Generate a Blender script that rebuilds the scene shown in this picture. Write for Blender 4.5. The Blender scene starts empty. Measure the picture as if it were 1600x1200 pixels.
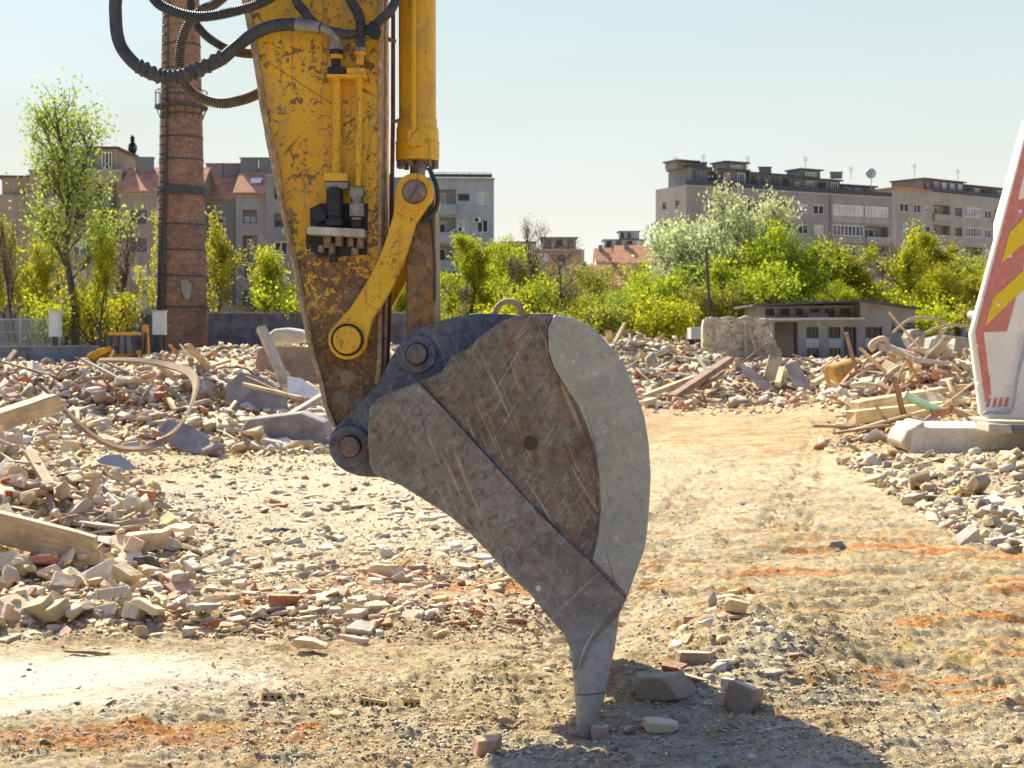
import bpy, math, random
import numpy as np
from mathutils import Vector, Matrix, noise as mnoise
R = math.radians
random.seed(7); rng = np.random.default_rng(11)
SC = bpy.context.scene; COL = SC.collection

# ------------------------------------------------------------------ camera, sky, sun, exposure
CAMZ, F, HOR, CX = 1.65, 2222.2, 520.0, 800.0
cam_d = bpy.data.cameras.new('camera'); cam = bpy.data.objects.new('camera', cam_d); COL.objects.link(cam)
cam.location = (0, 0, CAMZ); cam.rotation_euler = (R(90), 0, 0)
cam_d.lens = 50; cam_d.sensor_width = 36; cam_d.shift_y = -(600 - HOR) / 1600
cam_d.clip_start = 0.1; cam_d.clip_end = 5000
cam_d.dof.use_dof = True; cam_d.dof.focus_distance = 6.4; cam_d.dof.aperture_fstop = 8.0
SC.camera = cam
SUN = Vector((-0.62, 1.0, 1.0)).normalized()          # towards the sun
EL = math.asin(SUN.z); AZ = math.atan2(SUN.x, SUN.y)
w = bpy.data.worlds.new('World'); SC.world = w; w.use_nodes = True
nt = w.node_tree; nt.nodes.clear()
wo = nt.nodes.new('ShaderNodeOutputWorld'); bg = nt.nodes.new('ShaderNodeBackground')
sky = nt.nodes.new('ShaderNodeTexSky'); sky.sky_type = 'NISHITA'; sky.sun_disc = False
sky.sun_elevation = EL; sky.sun_rotation = AZ; sky.dust_density = 1.6; sky.air_density = 1.0; sky.ozone_density = 1.6
tc = nt.nodes.new('ShaderNodeTexCoord'); mp = nt.nodes.new('ShaderNodeMapping'); mp.inputs['Scale'].default_value = (1.2, 1.2, 5.0)
cn = nt.nodes.new('ShaderNodeTexNoise'); cn.inputs['Scale'].default_value = 1.6; cn.inputs['Detail'].default_value = 6; cn.inputs['Roughness'].default_value = .55
cr = nt.nodes.new('ShaderNodeValToRGB'); cr.color_ramp.elements[0].position = .38; cr.color_ramp.elements[1].position = .78
cr.color_ramp.elements[0].color = (.93, .93, .93, 1); cr.color_ramp.elements[1].color = (1, 1, 1, 1)
mx = nt.nodes.new('ShaderNodeMix'); mx.data_type = 'RGBA'; mx.inputs[7].default_value = (7.2, 6.9, 6.7, 1)
nt.links.new(tc.outputs['Generated'], mp.inputs[0]); nt.links.new(mp.outputs[0], cn.inputs['Vector'])
sx = nt.nodes.new('ShaderNodeSeparateXYZ'); nt.links.new(tc.outputs['Generated'], sx.inputs[0])
er = nt.nodes.new('ShaderNodeValToRGB'); er.color_ramp.elements[0].position = .0; er.color_ramp.elements[0].color = (1, 1, 1, 1)
er.color_ramp.elements[1].position = .62; er.color_ramp.elements[1].color = (.12, .12, .12, 1); e_ = er.color_ramp.elements.new(.24); e_.color = (.98, .98, .98, 1); er.color_ramp.elements[2].position = .5; er.color_ramp.elements[2].color = (.0, .0, .0, 1)
ml = nt.nodes.new('ShaderNodeMath'); ml.operation = 'MULTIPLY'; nt.links.new(sx.outputs[2], er.inputs[0]); nt.links.new(er.outputs[0], ml.inputs[1])
lr = nt.nodes.new('ShaderNodeValToRGB'); lr.color_ramp.elements[0].color = (.97, .895, .79, 1); lr.color_ramp.elements[1].position = .24; lr.color_ramp.elements[1].color = (.59, .74, .685, 1)
sc_ = nt.nodes.new('ShaderNodeVectorMath'); sc_.operation = 'SCALE'; mr_ = nt.nodes.new('ShaderNodeMapRange'); mr_.inputs[1].default_value = -.5; mr_.inputs[2].default_value = .7; mr_.inputs[3].default_value = 1.9; mr_.inputs[4].default_value = 6.3   # haze is brightest towards the sun
dt_ = nt.nodes.new('ShaderNodeVectorMath'); dt_.operation = 'DOT_PRODUCT'; dt_.inputs[1].default_value = (-.15, .99, 0); nt.links.new(tc.outputs['Generated'], dt_.inputs[0]); nt.links.new(dt_.outputs['Value'], mr_.inputs[0]); nt.links.new(mr_.outputs[0], sc_.inputs['Scale']); nt.links.new(sx.outputs[2], lr.inputs[0]); nt.links.new(lr.outputs[0], sc_.inputs[0]); nt.links.new(sc_.outputs[0], mx.inputs[7])
nt.links.new(cn.outputs['Fac'], cr.inputs[0]); nt.links.new(cr.outputs[0], ml.inputs[0]); nt.links.new(ml.outputs[0], mx.inputs[0])
sm_ = nt.nodes.new('ShaderNodeMix'); sm_.data_type = 'RGBA'; sm_.blend_type = 'MULTIPLY'; sm_.inputs[0].default_value = 1; sm_.inputs[7].default_value = (1.5, 1.6, 2.0, 1); nt.links.new(sky.outputs[0], sm_.inputs[6]); nt.links.new(sm_.outputs[2], mx.inputs[6]); nt.links.new(mx.outputs[2], bg.inputs[0])
bg.inputs[1].default_value = 0.078; nt.links.new(bg.outputs[0], wo.inputs[0])
sd = bpy.data.lights.new('sun', 'SUN'); sd.energy = 5.0; sd.angle = R(.5); sd.color = (1, .91, .64)
so = bpy.data.objects.new('sun', sd); COL.objects.link(so); so.rotation_euler = (-SUN).to_track_quat('-Z', 'Y').to_euler()
so.location = (-20, 30, 40)
SC.view_settings.view_transform = 'Standard'; SC.view_settings.look = 'None'; SC.view_settings.exposure = 1.07

def P(px, py, Y):                                       # a photo pixel (1600 x 1200) at distance Y as a world point
    return ((px - CX) * Y / F, Y, CAMZ + (HOR - py) * Y / F)

# ------------------------------------------------------------------ materials
class NB:
    def __init__(s, name):
        s.m = bpy.data.materials.new(name); s.m.use_nodes = True; s.t = s.m.node_tree; s.t.nodes.clear()
        s.out = s.t.nodes.new('ShaderNodeOutputMaterial'); s.b = s.t.nodes.new('ShaderNodeBsdfPrincipled')
        s.t.links.new(s.b.outputs[0], s.out.inputs[0]); s._c = None
    def n(s, typ, **k):
        x = s.t.nodes.new(typ)
        for a, v in k.items(): setattr(x, a, v)
        return x
    def l(s, a, b): s.t.links.new(a, b)
    def co(s, scale=(1, 1, 1), kind='Object', rot=(0, 0, 0)):
        if kind == 'Position': o = s.n('ShaderNodeNewGeometry').outputs['Position']
        else: o = s.n('ShaderNodeTexCoord').outputs[kind]
        m = s.n('ShaderNodeMapping')
        if any(rot): m.vector_type = 'TEXTURE'; scale = tuple(1 / v for v in scale)
        m.inputs['Scale'].default_value = scale; m.inputs['Rotation'].default_value = rot
        s.l(o, m.inputs[0]); return m.outputs[0]
    def noise(s, sc, det=4, ro=.55, co=None, dist=0):
        x = s.n('ShaderNodeTexNoise'); x.inputs['Scale'].default_value = sc; x.inputs['Detail'].default_value = det
        x.inputs['Roughness'].default_value = ro; x.inputs['Distortion'].default_value = dist
        s.l(co if co is not None else s.co(), x.inputs['Vector']); return x.outputs['Fac']
    def voro(s, sc, co=None, feat='F1', out='Distance'):
        x = s.n('ShaderNodeTexVoronoi', feature=feat); x.inputs['Scale'].default_value = sc
        s.l(co if co is not None else s.co(), x.inputs['Vector']); return x.outputs[out]
    def ramp(s, f, *st):
        x = s.n('ShaderNodeValToRGB'); e = x.color_ramp.elements
        while len(e) < len(st): e.new(.5)
        for i, (p, c) in enumerate(st):
            e[i].position = p; e[i].color = (c, c, c, 1) if isinstance(c, (int, float)) else tuple(c) + (1,)
        s.l(f, x.inputs[0]); return x.outputs[0]
    def mix(s, f, a, b, mode='MIX'):
        x = s.n('ShaderNodeMix', data_type='RGBA', blend_type=mode)
        for i, v in ((0, f), (6, a), (7, b)):
            if isinstance(v, bpy.types.NodeSocket): s.l(v, x.inputs[i])
            elif i == 0: x.inputs[0].default_value = v
            else: x.inputs[i].default_value = (v, v, v, 1) if isinstance(v, (int, float)) else tuple(v) + (1,)
        return x.outputs[2]
    def math(s, op, a, b=0, clamp=False):
        x = s.n('ShaderNodeMath', operation=op); x.use_clamp = clamp
        for i, v in enumerate((a, b)):
            if isinstance(v, bpy.types.NodeSocket): s.l(v, x.inputs[i])
            else: x.inputs[i].default_value = v
        return x.outputs[0]
    def sep(s, v):
        x = s.n('ShaderNodeSeparateXYZ'); s.l(v, x.inputs[0]); return x.outputs
    def bump(s, h, st=.3, d=.01):
        x = s.n('ShaderNodeBump'); x.inputs['Strength'].default_value = st; x.inputs['Distance'].default_value = d
        s.l(h, x.inputs['Height'])
        if s._c is not None: s.l(s._c, x.inputs['Normal'])
        s._c = x.outputs[0]; s.l(s._c, s.b.inputs['Normal'])
    def fin(s, col, rough=.8, metal=0, spec=None):
        for k, v in (('Base Color', col), ('Roughness', rough), ('Metallic', metal)):
            if isinstance(v, bpy.types.NodeSocket): s.l(v, s.b.inputs[k])
            else: s.b.inputs[k].default_value = v if isinstance(v, (int, float)) else tuple(v) + (1,)
        if spec is not None: s.b.inputs['Specular IOR Level'].default_value = spec
        return s.m
M = {}
def simple(name, col, rough=.8, var=.3, sc=8, metal=0, bst=.2, bd=.01, kind='Object', col2=None, spec=None):
    b = NB(name); c = b.co(kind=kind)
    f = b.noise(sc, 6, .65, c); f2 = b.noise(sc * 7.3, 4, .6, c)
    dark = tuple(x * (1 - var) for x in col); lite = tuple(min(1, x * (1 + var)) for x in (col2 or col))
    base = b.mix(b.ramp(f, (.3, 0), (.7, 1)), dark, lite)
    base = b.mix(b.ramp(f2, (.35, .35), (.65, 0)), base, tuple(x * .45 for x in col))
    if bst: b.bump(f2, bst, bd)
    M[name] = b.fin(base, rough, metal, spec); return M[name]

def yellow_paint(name, wear=0.0, zmask=None):
    """chipped yellow machine paint; zmask=(z of full wear, z of no wear)"""
    b = NB(name); c = b.co(kind='Position')
    f = b.noise(7, 8, .68, c, .3); g = b.noise(34, 7, .7, c, .8); s = b.noise(3.0, 4, .5, c)
    cs = b.co((1.6, 1.6, .35), 'Position', (0, .5, 0)); sc = b.noise(46, 6, .75, cs, 1.4)
    zz = b.sep(b.n('ShaderNodeNewGeometry').outputs['Position'])[2]
    if zmask:
        mr = b.n('ShaderNodeMapRange'); b.l(zz, mr.inputs[0]); mr.inputs[1].default_value = zmask[0]; mr.inputs[2].default_value = zmask[1]
        mr.inputs[3].default_value = .19; mr.inputs[4].default_value = 0.05; wz = mr.outputs[0]
    else: wz = b.math('ADD', 0, wear)
    yel = b.mix(b.ramp(s, (.3, 0), (.7, 1)), (.70, .36, .008), (.85, .50, .02))
    yel = b.mix(b.ramp(b.noise(90, 5, .6, c), (.45, 0), (.8, .35)), yel, (.42, .2, .03))
    rust = b.mix(b.ramp(g, (.4, 0), (.62, 1)), (.07, .045, .035), (.23, .13, .07))
    rust = b.mix(b.ramp(b.noise(13, 6, .6, c), (.52, 0), (.66, .8)), rust, (.27, .22, .17))
    rust = b.mix(b.ramp(b.noise(60, 6, .7, c), (.56, 0), (.62, .7)), rust, (.5, .26, .03))
    m = b.math('ADD', b.math('ADD', b.math('MULTIPLY', f, .40), b.math('MULTIPLY', g, .60)), wz)
    chip = b.ramp(m, (.585, 0), (.605, 1))
    scr = b.ramp(sc, (.66, 0), (.69, .85))
    allm = b.math('MAXIMUM', chip, scr)
    col = b.mix(allm, yel, rust)
    col = b.mix(b.ramp(b.noise(5, 6, .6, c, .6), (.54, 0), (.72, .6)), col, (.30, .20, .11))
    cv = b.co((1, 1, .06), 'Position'); col = b.mix(b.ramp(b.noise(40, 5, .65, cv, .3), (.56, 0), (.68, .5)), col, (.22, .13, .05))
    col = b.mix(b.ramp(b.noise(85, 3, .6, c), (.665, 0), (.69, .9)), col, (.06, .035, .02))
    l1 = b.co((1, 1, .03), 'Position', (0, .7, 0)); l2 = b.co((1, 1, .03), 'Position', (0, -1.0, 0)); mk = b.ramp(b.noise(4, 3, .6, c), (.48, 0), (.6, 1))
    col = b.mix(b.math('MULTIPLY', b.ramp(b.noise(70, 3, .6, l1, .3), (.65, 0), (.67, .9)), mk), col, (.10, .05, .02)); col = b.mix(b.math('MULTIPLY', b.ramp(b.noise(60, 3, .6, l2, .4), (.66, 0), (.68, .9)), mk), col, (.10, .05, .02))
    b.bump(b.math('SUBTRACT', 1, allm), .35, .004); b.bump(g, .12, .004)
    ro = b.ramp(allm, (0, .42), (1, .8))
    M[name] = b.fin(col, ro); return M[name]
yellow_paint('paint', 0.015); yellow_paint('paint_arm', 0, (1.52, 2.22)); yellow_paint('paint_clean', -.03); yellow_paint('paint_worn', .19)

def bucket_steel(name, base, lite, rust, amt, scr=.55):
    b = NB(name); c = b.co(kind='Position')
    f = b.noise(4.5, 9, .66, c, .7); g = b.noise(75, 6, .75, c); g2 = b.noise(26, 8, .72, c, .5)
    def streak(ry, sc, th, st=.035, dist=.35):
        cc = b.co((1, 1, st), 'Position', (0, ry, 0)); return b.ramp(b.noise(sc, 4, .6, cc, dist), (th, 0), (th + .03, 1))
    k = b.mix(b.ramp(f, (.38, 0), (.60, 1)), base, lite)
    k = b.mix(b.math('MULTIPLY', b.ramp(b.noise(6, 8, .7, c, 1.0), (.46, 0), (.60, 1)), amt), k, rust)
    k = b.mix(b.ramp(g2, (.50, 0), (.64, .75 if scr > .2 else .25)), k, tuple(x * .5 for x in base))
    k = b.mix(b.ramp(g2, (.32, .8), (.42, 0)), k, tuple(min(1, x * 1.45) for x in lite))
    k = b.mix(b.math('MULTIPLY', b.ramp(b.noise(17, 7, .75, c), (.58, 0), (.64, 1)), amt * .8), k, (.34, .115, .05))
    m1 = b.ramp(b.noise(3.1, 4, .6, c), (.45, 0), (.6, 1)); m2 = b.ramp(b.noise(2.3, 4, .6, c, .5), (.48, 0), (.62, 1))
    k = b.mix(b.math('MULTIPLY', b.math('MULTIPLY', streak(-.40, 62, .59), m1), scr), k, (.62, .46, .28))
    k = b.mix(b.math('MULTIPLY', b.math('MULTIPLY', streak(-.55, 90, .60, .02), m2), scr), k, (.60, .55, .50))
    k = b.mix(b.math('MULTIPLY', streak(.80, 105, .655, .02), scr * .7), k, (.60, .55, .50))
    k = b.mix(b.math('MULTIPLY', streak(-.25, 80, .645, .03), .7), k, (.06, .055, .06))
    k = b.mix(b.ramp(g, (.63, 0), (.69, .75)), k, (.55, .47, .38)); k = b.mix(b.ramp(g, (.33, .8), (.39, 0)), k, (.045, .04, .045))
    zr = b.n('ShaderNodeMapRange'); b.l(b.sep(b.n('ShaderNodeNewGeometry').outputs['Position'])[2], zr.inputs[0]); zr.inputs[1].default_value = .75; zr.inputs[2].default_value = .15; zr.inputs[3].default_value = 0; zr.inputs[4].default_value = .8
    k = b.mix(b.math('MULTIPLY', zr.outputs[0], b.ramp(f, (.3, .5), (.6, 1))), k, (.40, .40, .40))     # ground bare towards the tip
    k = b.mix(b.math('MULTIPLY', streak(.55, 130, .60, .03), scr * .6), k, (.50, .46, .42)); k = b.mix(b.math('MULTIPLY', streak(1.2, 90, .62, .025), scr * .6), k, (.08, .07, .07))
    b.bump(g, .3, .004); b.bump(g2, .35, .006); b.bump(f, .3, .012)
    M[name] = b.fin(k, b.ramp(g2, (.3, .40), (.7, .68)), .25); return M[name]
bucket_steel('bucket_rust', (.14, .12, .10), (.26, .22, .18), (.21, .11, .06), .65, .7)
bucket_steel('bucket_cutter', (.17, .16, .145), (.29, .27, .24), (.20, .125, .10), .45, .5)
bucket_steel('bucket_pale', (.34, .345, .32), (.45, .45, .40), (.42, .39, .26), .4, .19)
bucket_steel('ear_steel', (.085, .10, .135), (.15, .17, .21), (.15, .12, .10), .4, .25)
bucket_steel('tooth_steel', (.32, .31, .30), (.52, .52, .52), (.30, .24, .18), .5, .5)
bucket_steel('pin_steel', (.16, .12, .11), (.27, .22, .2), (.28, .15, .09), .7, .3)
bucket_steel('link_rust', (.15, .10, .07), (.27, .17, .09), (.42, .22, .04), .7, .3)
simple('hole_brown', (.09, .055, .04), .9)
simple('rubber', (.055, .06, .075), .65, .5, 20, bst=.3, bd=.003)
simple('rubber_dusty', (.085, .088, .095), .8, .6, 25, bst=.3, bd=.003)
simple('coil', (.09, .10, .12), .55, .5, 30, .4)
simple('coil_dusty', (.24, .20, .14), .7, .5, 30, .2)
simple('fitting', (.27, .27, .25), .5, .4, 30, .5)
simple('oil_black', (.016, .018, .028), .5, .6, 30)
simple('cream_steel', (.50, .47, .40), .5, .3, 12)
simple('rust_edge', (.46, .33, .20), .7, .5, 25, bst=.5)
simple('white_paint_plain', (.86, .83, .74), .45, .1, 3, bst=.1)
b = NB('white_paint'); c = b.co(kind='Position'); k = b.mix(b.ramp(b.noise(1.4, 6, .65, c), (.4, 0), (.7, .7)), (.86, .83, .75), (.66, .60, .48)); k = b.mix(b.ramp(b.noise(6, 7, .75, c), (.63, 0), (.66, .9)), k, (.30, .17, .09)); k = b.mix(b.ramp(b.noise(14, 5, .7, b.co((1, 1, .15), 'Position')), (.58, 0), (.72, .5)), k, (.50, .42, .32)); M['white_paint'] = b.fin(k, .5)
simple('red_paint', (.66, .24, .20), .6, .22, 10, bst=.1)
simple('yellow_stripe', (.85, .62, .015), .5, .08, 6, bst=.05)
simple('grey_paint', (.40, .44, .48), .5, .3, 6)
simple('cabinet_grey', (.62, .66, .68), .5, .1, 3)
simple('concrete', (.50, .45, .37), .9, .2, 5, bst=.4, bd=.02)
simple('concrete_slab', (.64, .58, .48), .9, .15, 4, bst=.3, bd=.02)
simple('concrete_dark', (.30, .27, .25), .9, .4, 4, bst=.5, bd=.03)
simple('concrete_rust', (.36, .24, .16), .9, .35, 3, bst=.4, bd=.02)
simple('plaster_sheet', (.80, .77, .70), .8, .1, 6, bst=.3, bd=.01)
simple('paper_white', (.82, .82, .78), .8, .15, 9, bst=.3, bd=.01)
simple('wall_dark', (.13, .12, .14), .95, .6, 1.2, bst=.3, bd=.03)
simple('plinth', (.20, .23, .26), .95, .3, 1.0, bst=.3, bd=.02)
simple('band_steel', (.30, .22, .15), .6, .4, 12, .2)
simple('rust_metal', (.28, .13, .08), .8, .5, 9, bst=.4)
simple('pink_metal', (.50, .32, .27), .7, .3, 9, bst=.3)
simple('green_pipe', (.27, .46, .36), .6, .3, 12)
simple('orange_junk', (.52, .25, .05), .85, .5, 6, bst=.5)
simple('yellow_machine', (.72, .34, .01), .5, .25, 4)
simple('dark_metal', (.05, .055, .07), .6, .5, 5)
simple('galv', (.32, .37, .41), .5, .2, 5, .3)
simple('bark', (.085, .07, .06), .9, .4, 6, bst=.5, bd=.02)
simple('bark_pale', (.19, .15, .12), .9, .4, 6, bst=.5, bd=.02)
simple('frame_white', (.78, .79, .78), .6, .1, 3, bst=0)
simple('frame_dark', (.13, .10, .09), .6, .2, 3, bst=0)
simple('shutter', (.50, .52, .52), .7, .12, 6, bst=0)
simple('brown_shutter', (.22, .12, .08), .7, .2, 6, bst=0)
simple('roof_dark', (.085, .08, .09), .9, .4, 2)

def wood(name, a, bcol, rot=0):
    b = NB(name); c = b.co((.6, 6, 6), 'Object')
    f = b.noise(6, 8, .7, c, .7); g = b.noise(30, 5, .6, c); h = b.noise(2.5, 5, .6)
    k = b.mix(b.ramp(f, (.35, 0), (.65, 1)), a, bcol)
    k = b.mix(b.ramp(h, (.5, 0), (.72, .7)), k, tuple(x * .4 for x in a))
    b.bump(f, .5, .008); b.bump(g, .2, .004); M[name] = b.fin(k, .85)
wood('wood_pale', (.46, .33, .18), (.66, .52, .33)); wood('wood_yellow', (.52, .38, .18), (.68, .53, .30))
wood('wood_grey', (.30, .26, .22), (.48, .42, .35)); wood('wood_brown', (.20, .12, .075), (.36, .24, .15))

def glass(name, c1, c2):
    b = NB(name); f = b.noise(.8, 2, .5, b.co(kind='Position'))
    M[name] = b.fin(b.mix(b.ramp(f, (.4, 0), (.6, 1)), c1, c2), .12, 0, .6)
glass('glass', (.04, .05, .07), (.12, .15, .19)); glass('glass_blue', (.12, .20, .28), (.30, .38, .46)); glass('glass_dark', (.02, .022, .03), (.04, .045, .06))
glass('curtain', (.42, .43, .42), (.55, .56, .55))

def plaster(name, col, stain=.5, sc=.35):
    b = NB(name); c = b.co(kind='Position'); f = b.noise(sc, 7, .65, c); cs = b.co((2.2, 2.2, .25), 'Position'); st = b.noise(.9, 6, .65, cs)
    g = b.noise(6, 5, .6, c)
    k = b.mix(b.ramp(f, (.35, 0), (.65, 1)), tuple(x * .86 for x in col), tuple(x * 1.08 for x in col))
    k = b.mix(b.ramp(st, (.50, 0), (.68, stain)), k, tuple(x * .55 for x in col))
    k = b.mix(b.ramp(g, (.45, 0), (.7, .2)), k, tuple(x * .7 for x in col))
    b.bump(g, .2, .03); M[name] = b.fin(k, .92)
plaster('plaster_tan', (.32, .275, .205)); plaster('plaster_grey', (.27, .27, .265)); plaster('plaster_warm', (.32, .28, .235)); plaster('plaster_olive', (.25, .235, .18))
plaster('plaster_white', (.36, .40, .42), .35); plaster('plaster_light', (.33, .325, .31), .5); plaster('plaster_cream', (.55, .48, .36), .3); plaster('plaster_brown', (.30, .20, .15))
plaster('plaster_shed', (.27, .26, .26), .7, .8); plaster('plaster_blue', (.30, .34, .38), .3); plaster('parapet', (.34, .34, .32), .6); plaster('attic_dark', (.19, .195, .215), .5)

def brickmat(name, scale, a, b2, mortar, wx=.5, wz=.25, stain=.6):
    b = NB(name); c = b.co(kind='Object'); x = b.n('ShaderNodeTexBrick'); x.inputs['Scale'].default_value = scale
    s = b.sep(c); cm = b.n('ShaderNodeCombineXYZ'); ang = b.math('ARCTAN2', s[0], s[1])
    b.l(b.math('MULTIPLY', ang, 1.7), cm.inputs[0]); b.l(s[2], cm.inputs[1]); b.l(cm.outputs[0], x.inputs['Vector'])
    x.inputs['Color1'].default_value = a + (1,); x.inputs['Color2'].default_value = b2 + (1,); x.inputs['Mortar'].default_value = mortar + (1,)
    x.inputs['Brick Width'].default_value = wx; x.inputs['Row Height'].default_value = wz; x.inputs['Mortar Size'].default_value = .02
    f = b.noise(1.3, 8, .65, c); g = b.noise(.5, 5, .6, c)
    k = b.mix(b.ramp(f, (.45, 0), (.65, stain)), x.outputs['Color'], (.10, .065, .055))
    k = b.mix(b.ramp(g, (.5, 0), (.7, .5)), k, (.42, .25, .16)); h = b.noise(5.5, 7, .75, c); k = b.mix(b.ramp(h, (.52, 0), (.66, .7)), k, (.48, .30, .20)); k = b.mix(b.ramp(h, (.32, .8), (.44, 0)), k, (.09, .06, .055))
    b.bump(x.outputs['Fac'], .4, -.02); M[name] = b.fin(k, .92)
brickmat('chimney_brick', 1.0, (.31, .15, .095), (.16, .09, .07), (.22, .17, .14), .5, .19)
def tiles(name):
    b = NB(name); c = b.co(kind='Position'); x = b.n('ShaderNodeTexWave', wave_type='BANDS', bands_direction='X'); x.inputs['Scale'].default_value = 1.4
    b.l(c, x.inputs['Vector']); x.inputs['Distortion'].default_value = .5
    f = b.noise(1.1, 6, .7, c); k = b.mix(b.ramp(f, (.35, 0), (.65, 1)), (.42, .16, .08), (.66, .32, .17))
    k = b.mix(b.ramp(x.outputs['Fac'], (.1, .5), (.35, 0)), k, (.16, .07, .05)); b.bump(x.outputs['Fac'], .5, .06); M[name] = b.fin(k, .9)
tiles('roof_tiles')
def leafmat(name, c1, c2, c3):
    b = NB(name); a = b.n('ShaderNodeAttribute', attribute_name='tint').outputs['Fac']
    oi = b.n('ShaderNodeObjectInfo').outputs['Random']
    k = b.ramp(a, (0, c1), (.5, c2), (1, c3))
    hs = b.n('ShaderNodeHueSaturation'); b.l(k, hs.inputs['Color']); b.l(b.math('ADD', .478, b.math('MULTIPLY', oi, .044)), hs.inputs['Hue'])
    b.l(b.math('ADD', .85, b.math('MULTIPLY', oi, .3)), hs.inputs['Value']); k = hs.outputs[0]
    tr = b.n('ShaderNodeBsdfTranslucent'); b.l(k, tr.inputs[0]); ms = b.n('ShaderNodeMixShader'); ms.inputs[0].default_value = .58
    b.fin(k, .6, 0, .3); b.l(b.b.outputs[0], ms.inputs[1]); b.l(tr.outputs[0], ms.inputs[2]); b.l(ms.outputs[0], b.out.inputs[0]); M[name] = b.m
leafmat('leaf_bright', (.16, .20, .010), (.33, .37, .015), (.50, .50, .03)); leafmat('leaf_mid', (.13, .17, .02), (.26, .30, .03), (.42, .43, .05))
leafmat('leaf_yellow', (.24, .27, .012), (.42, .43, .015), (.58, .54, .03)); leafmat('leaf_silver', (.26, .31, .13), (.42, .46, .22), (.58, .60, .36))
leafmat('leaf_poplar', (.15, .21, .03), (.28, .34, .05), (.44, .47, .09)); leafmat('leaf_bud', (.12, .09, .07), (.20, .15, .11), (.30, .23, .12)); leafmat('leaf_fir', (.02, .035, .03), (.03, .055, .045), (.05, .075, .06))

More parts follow.
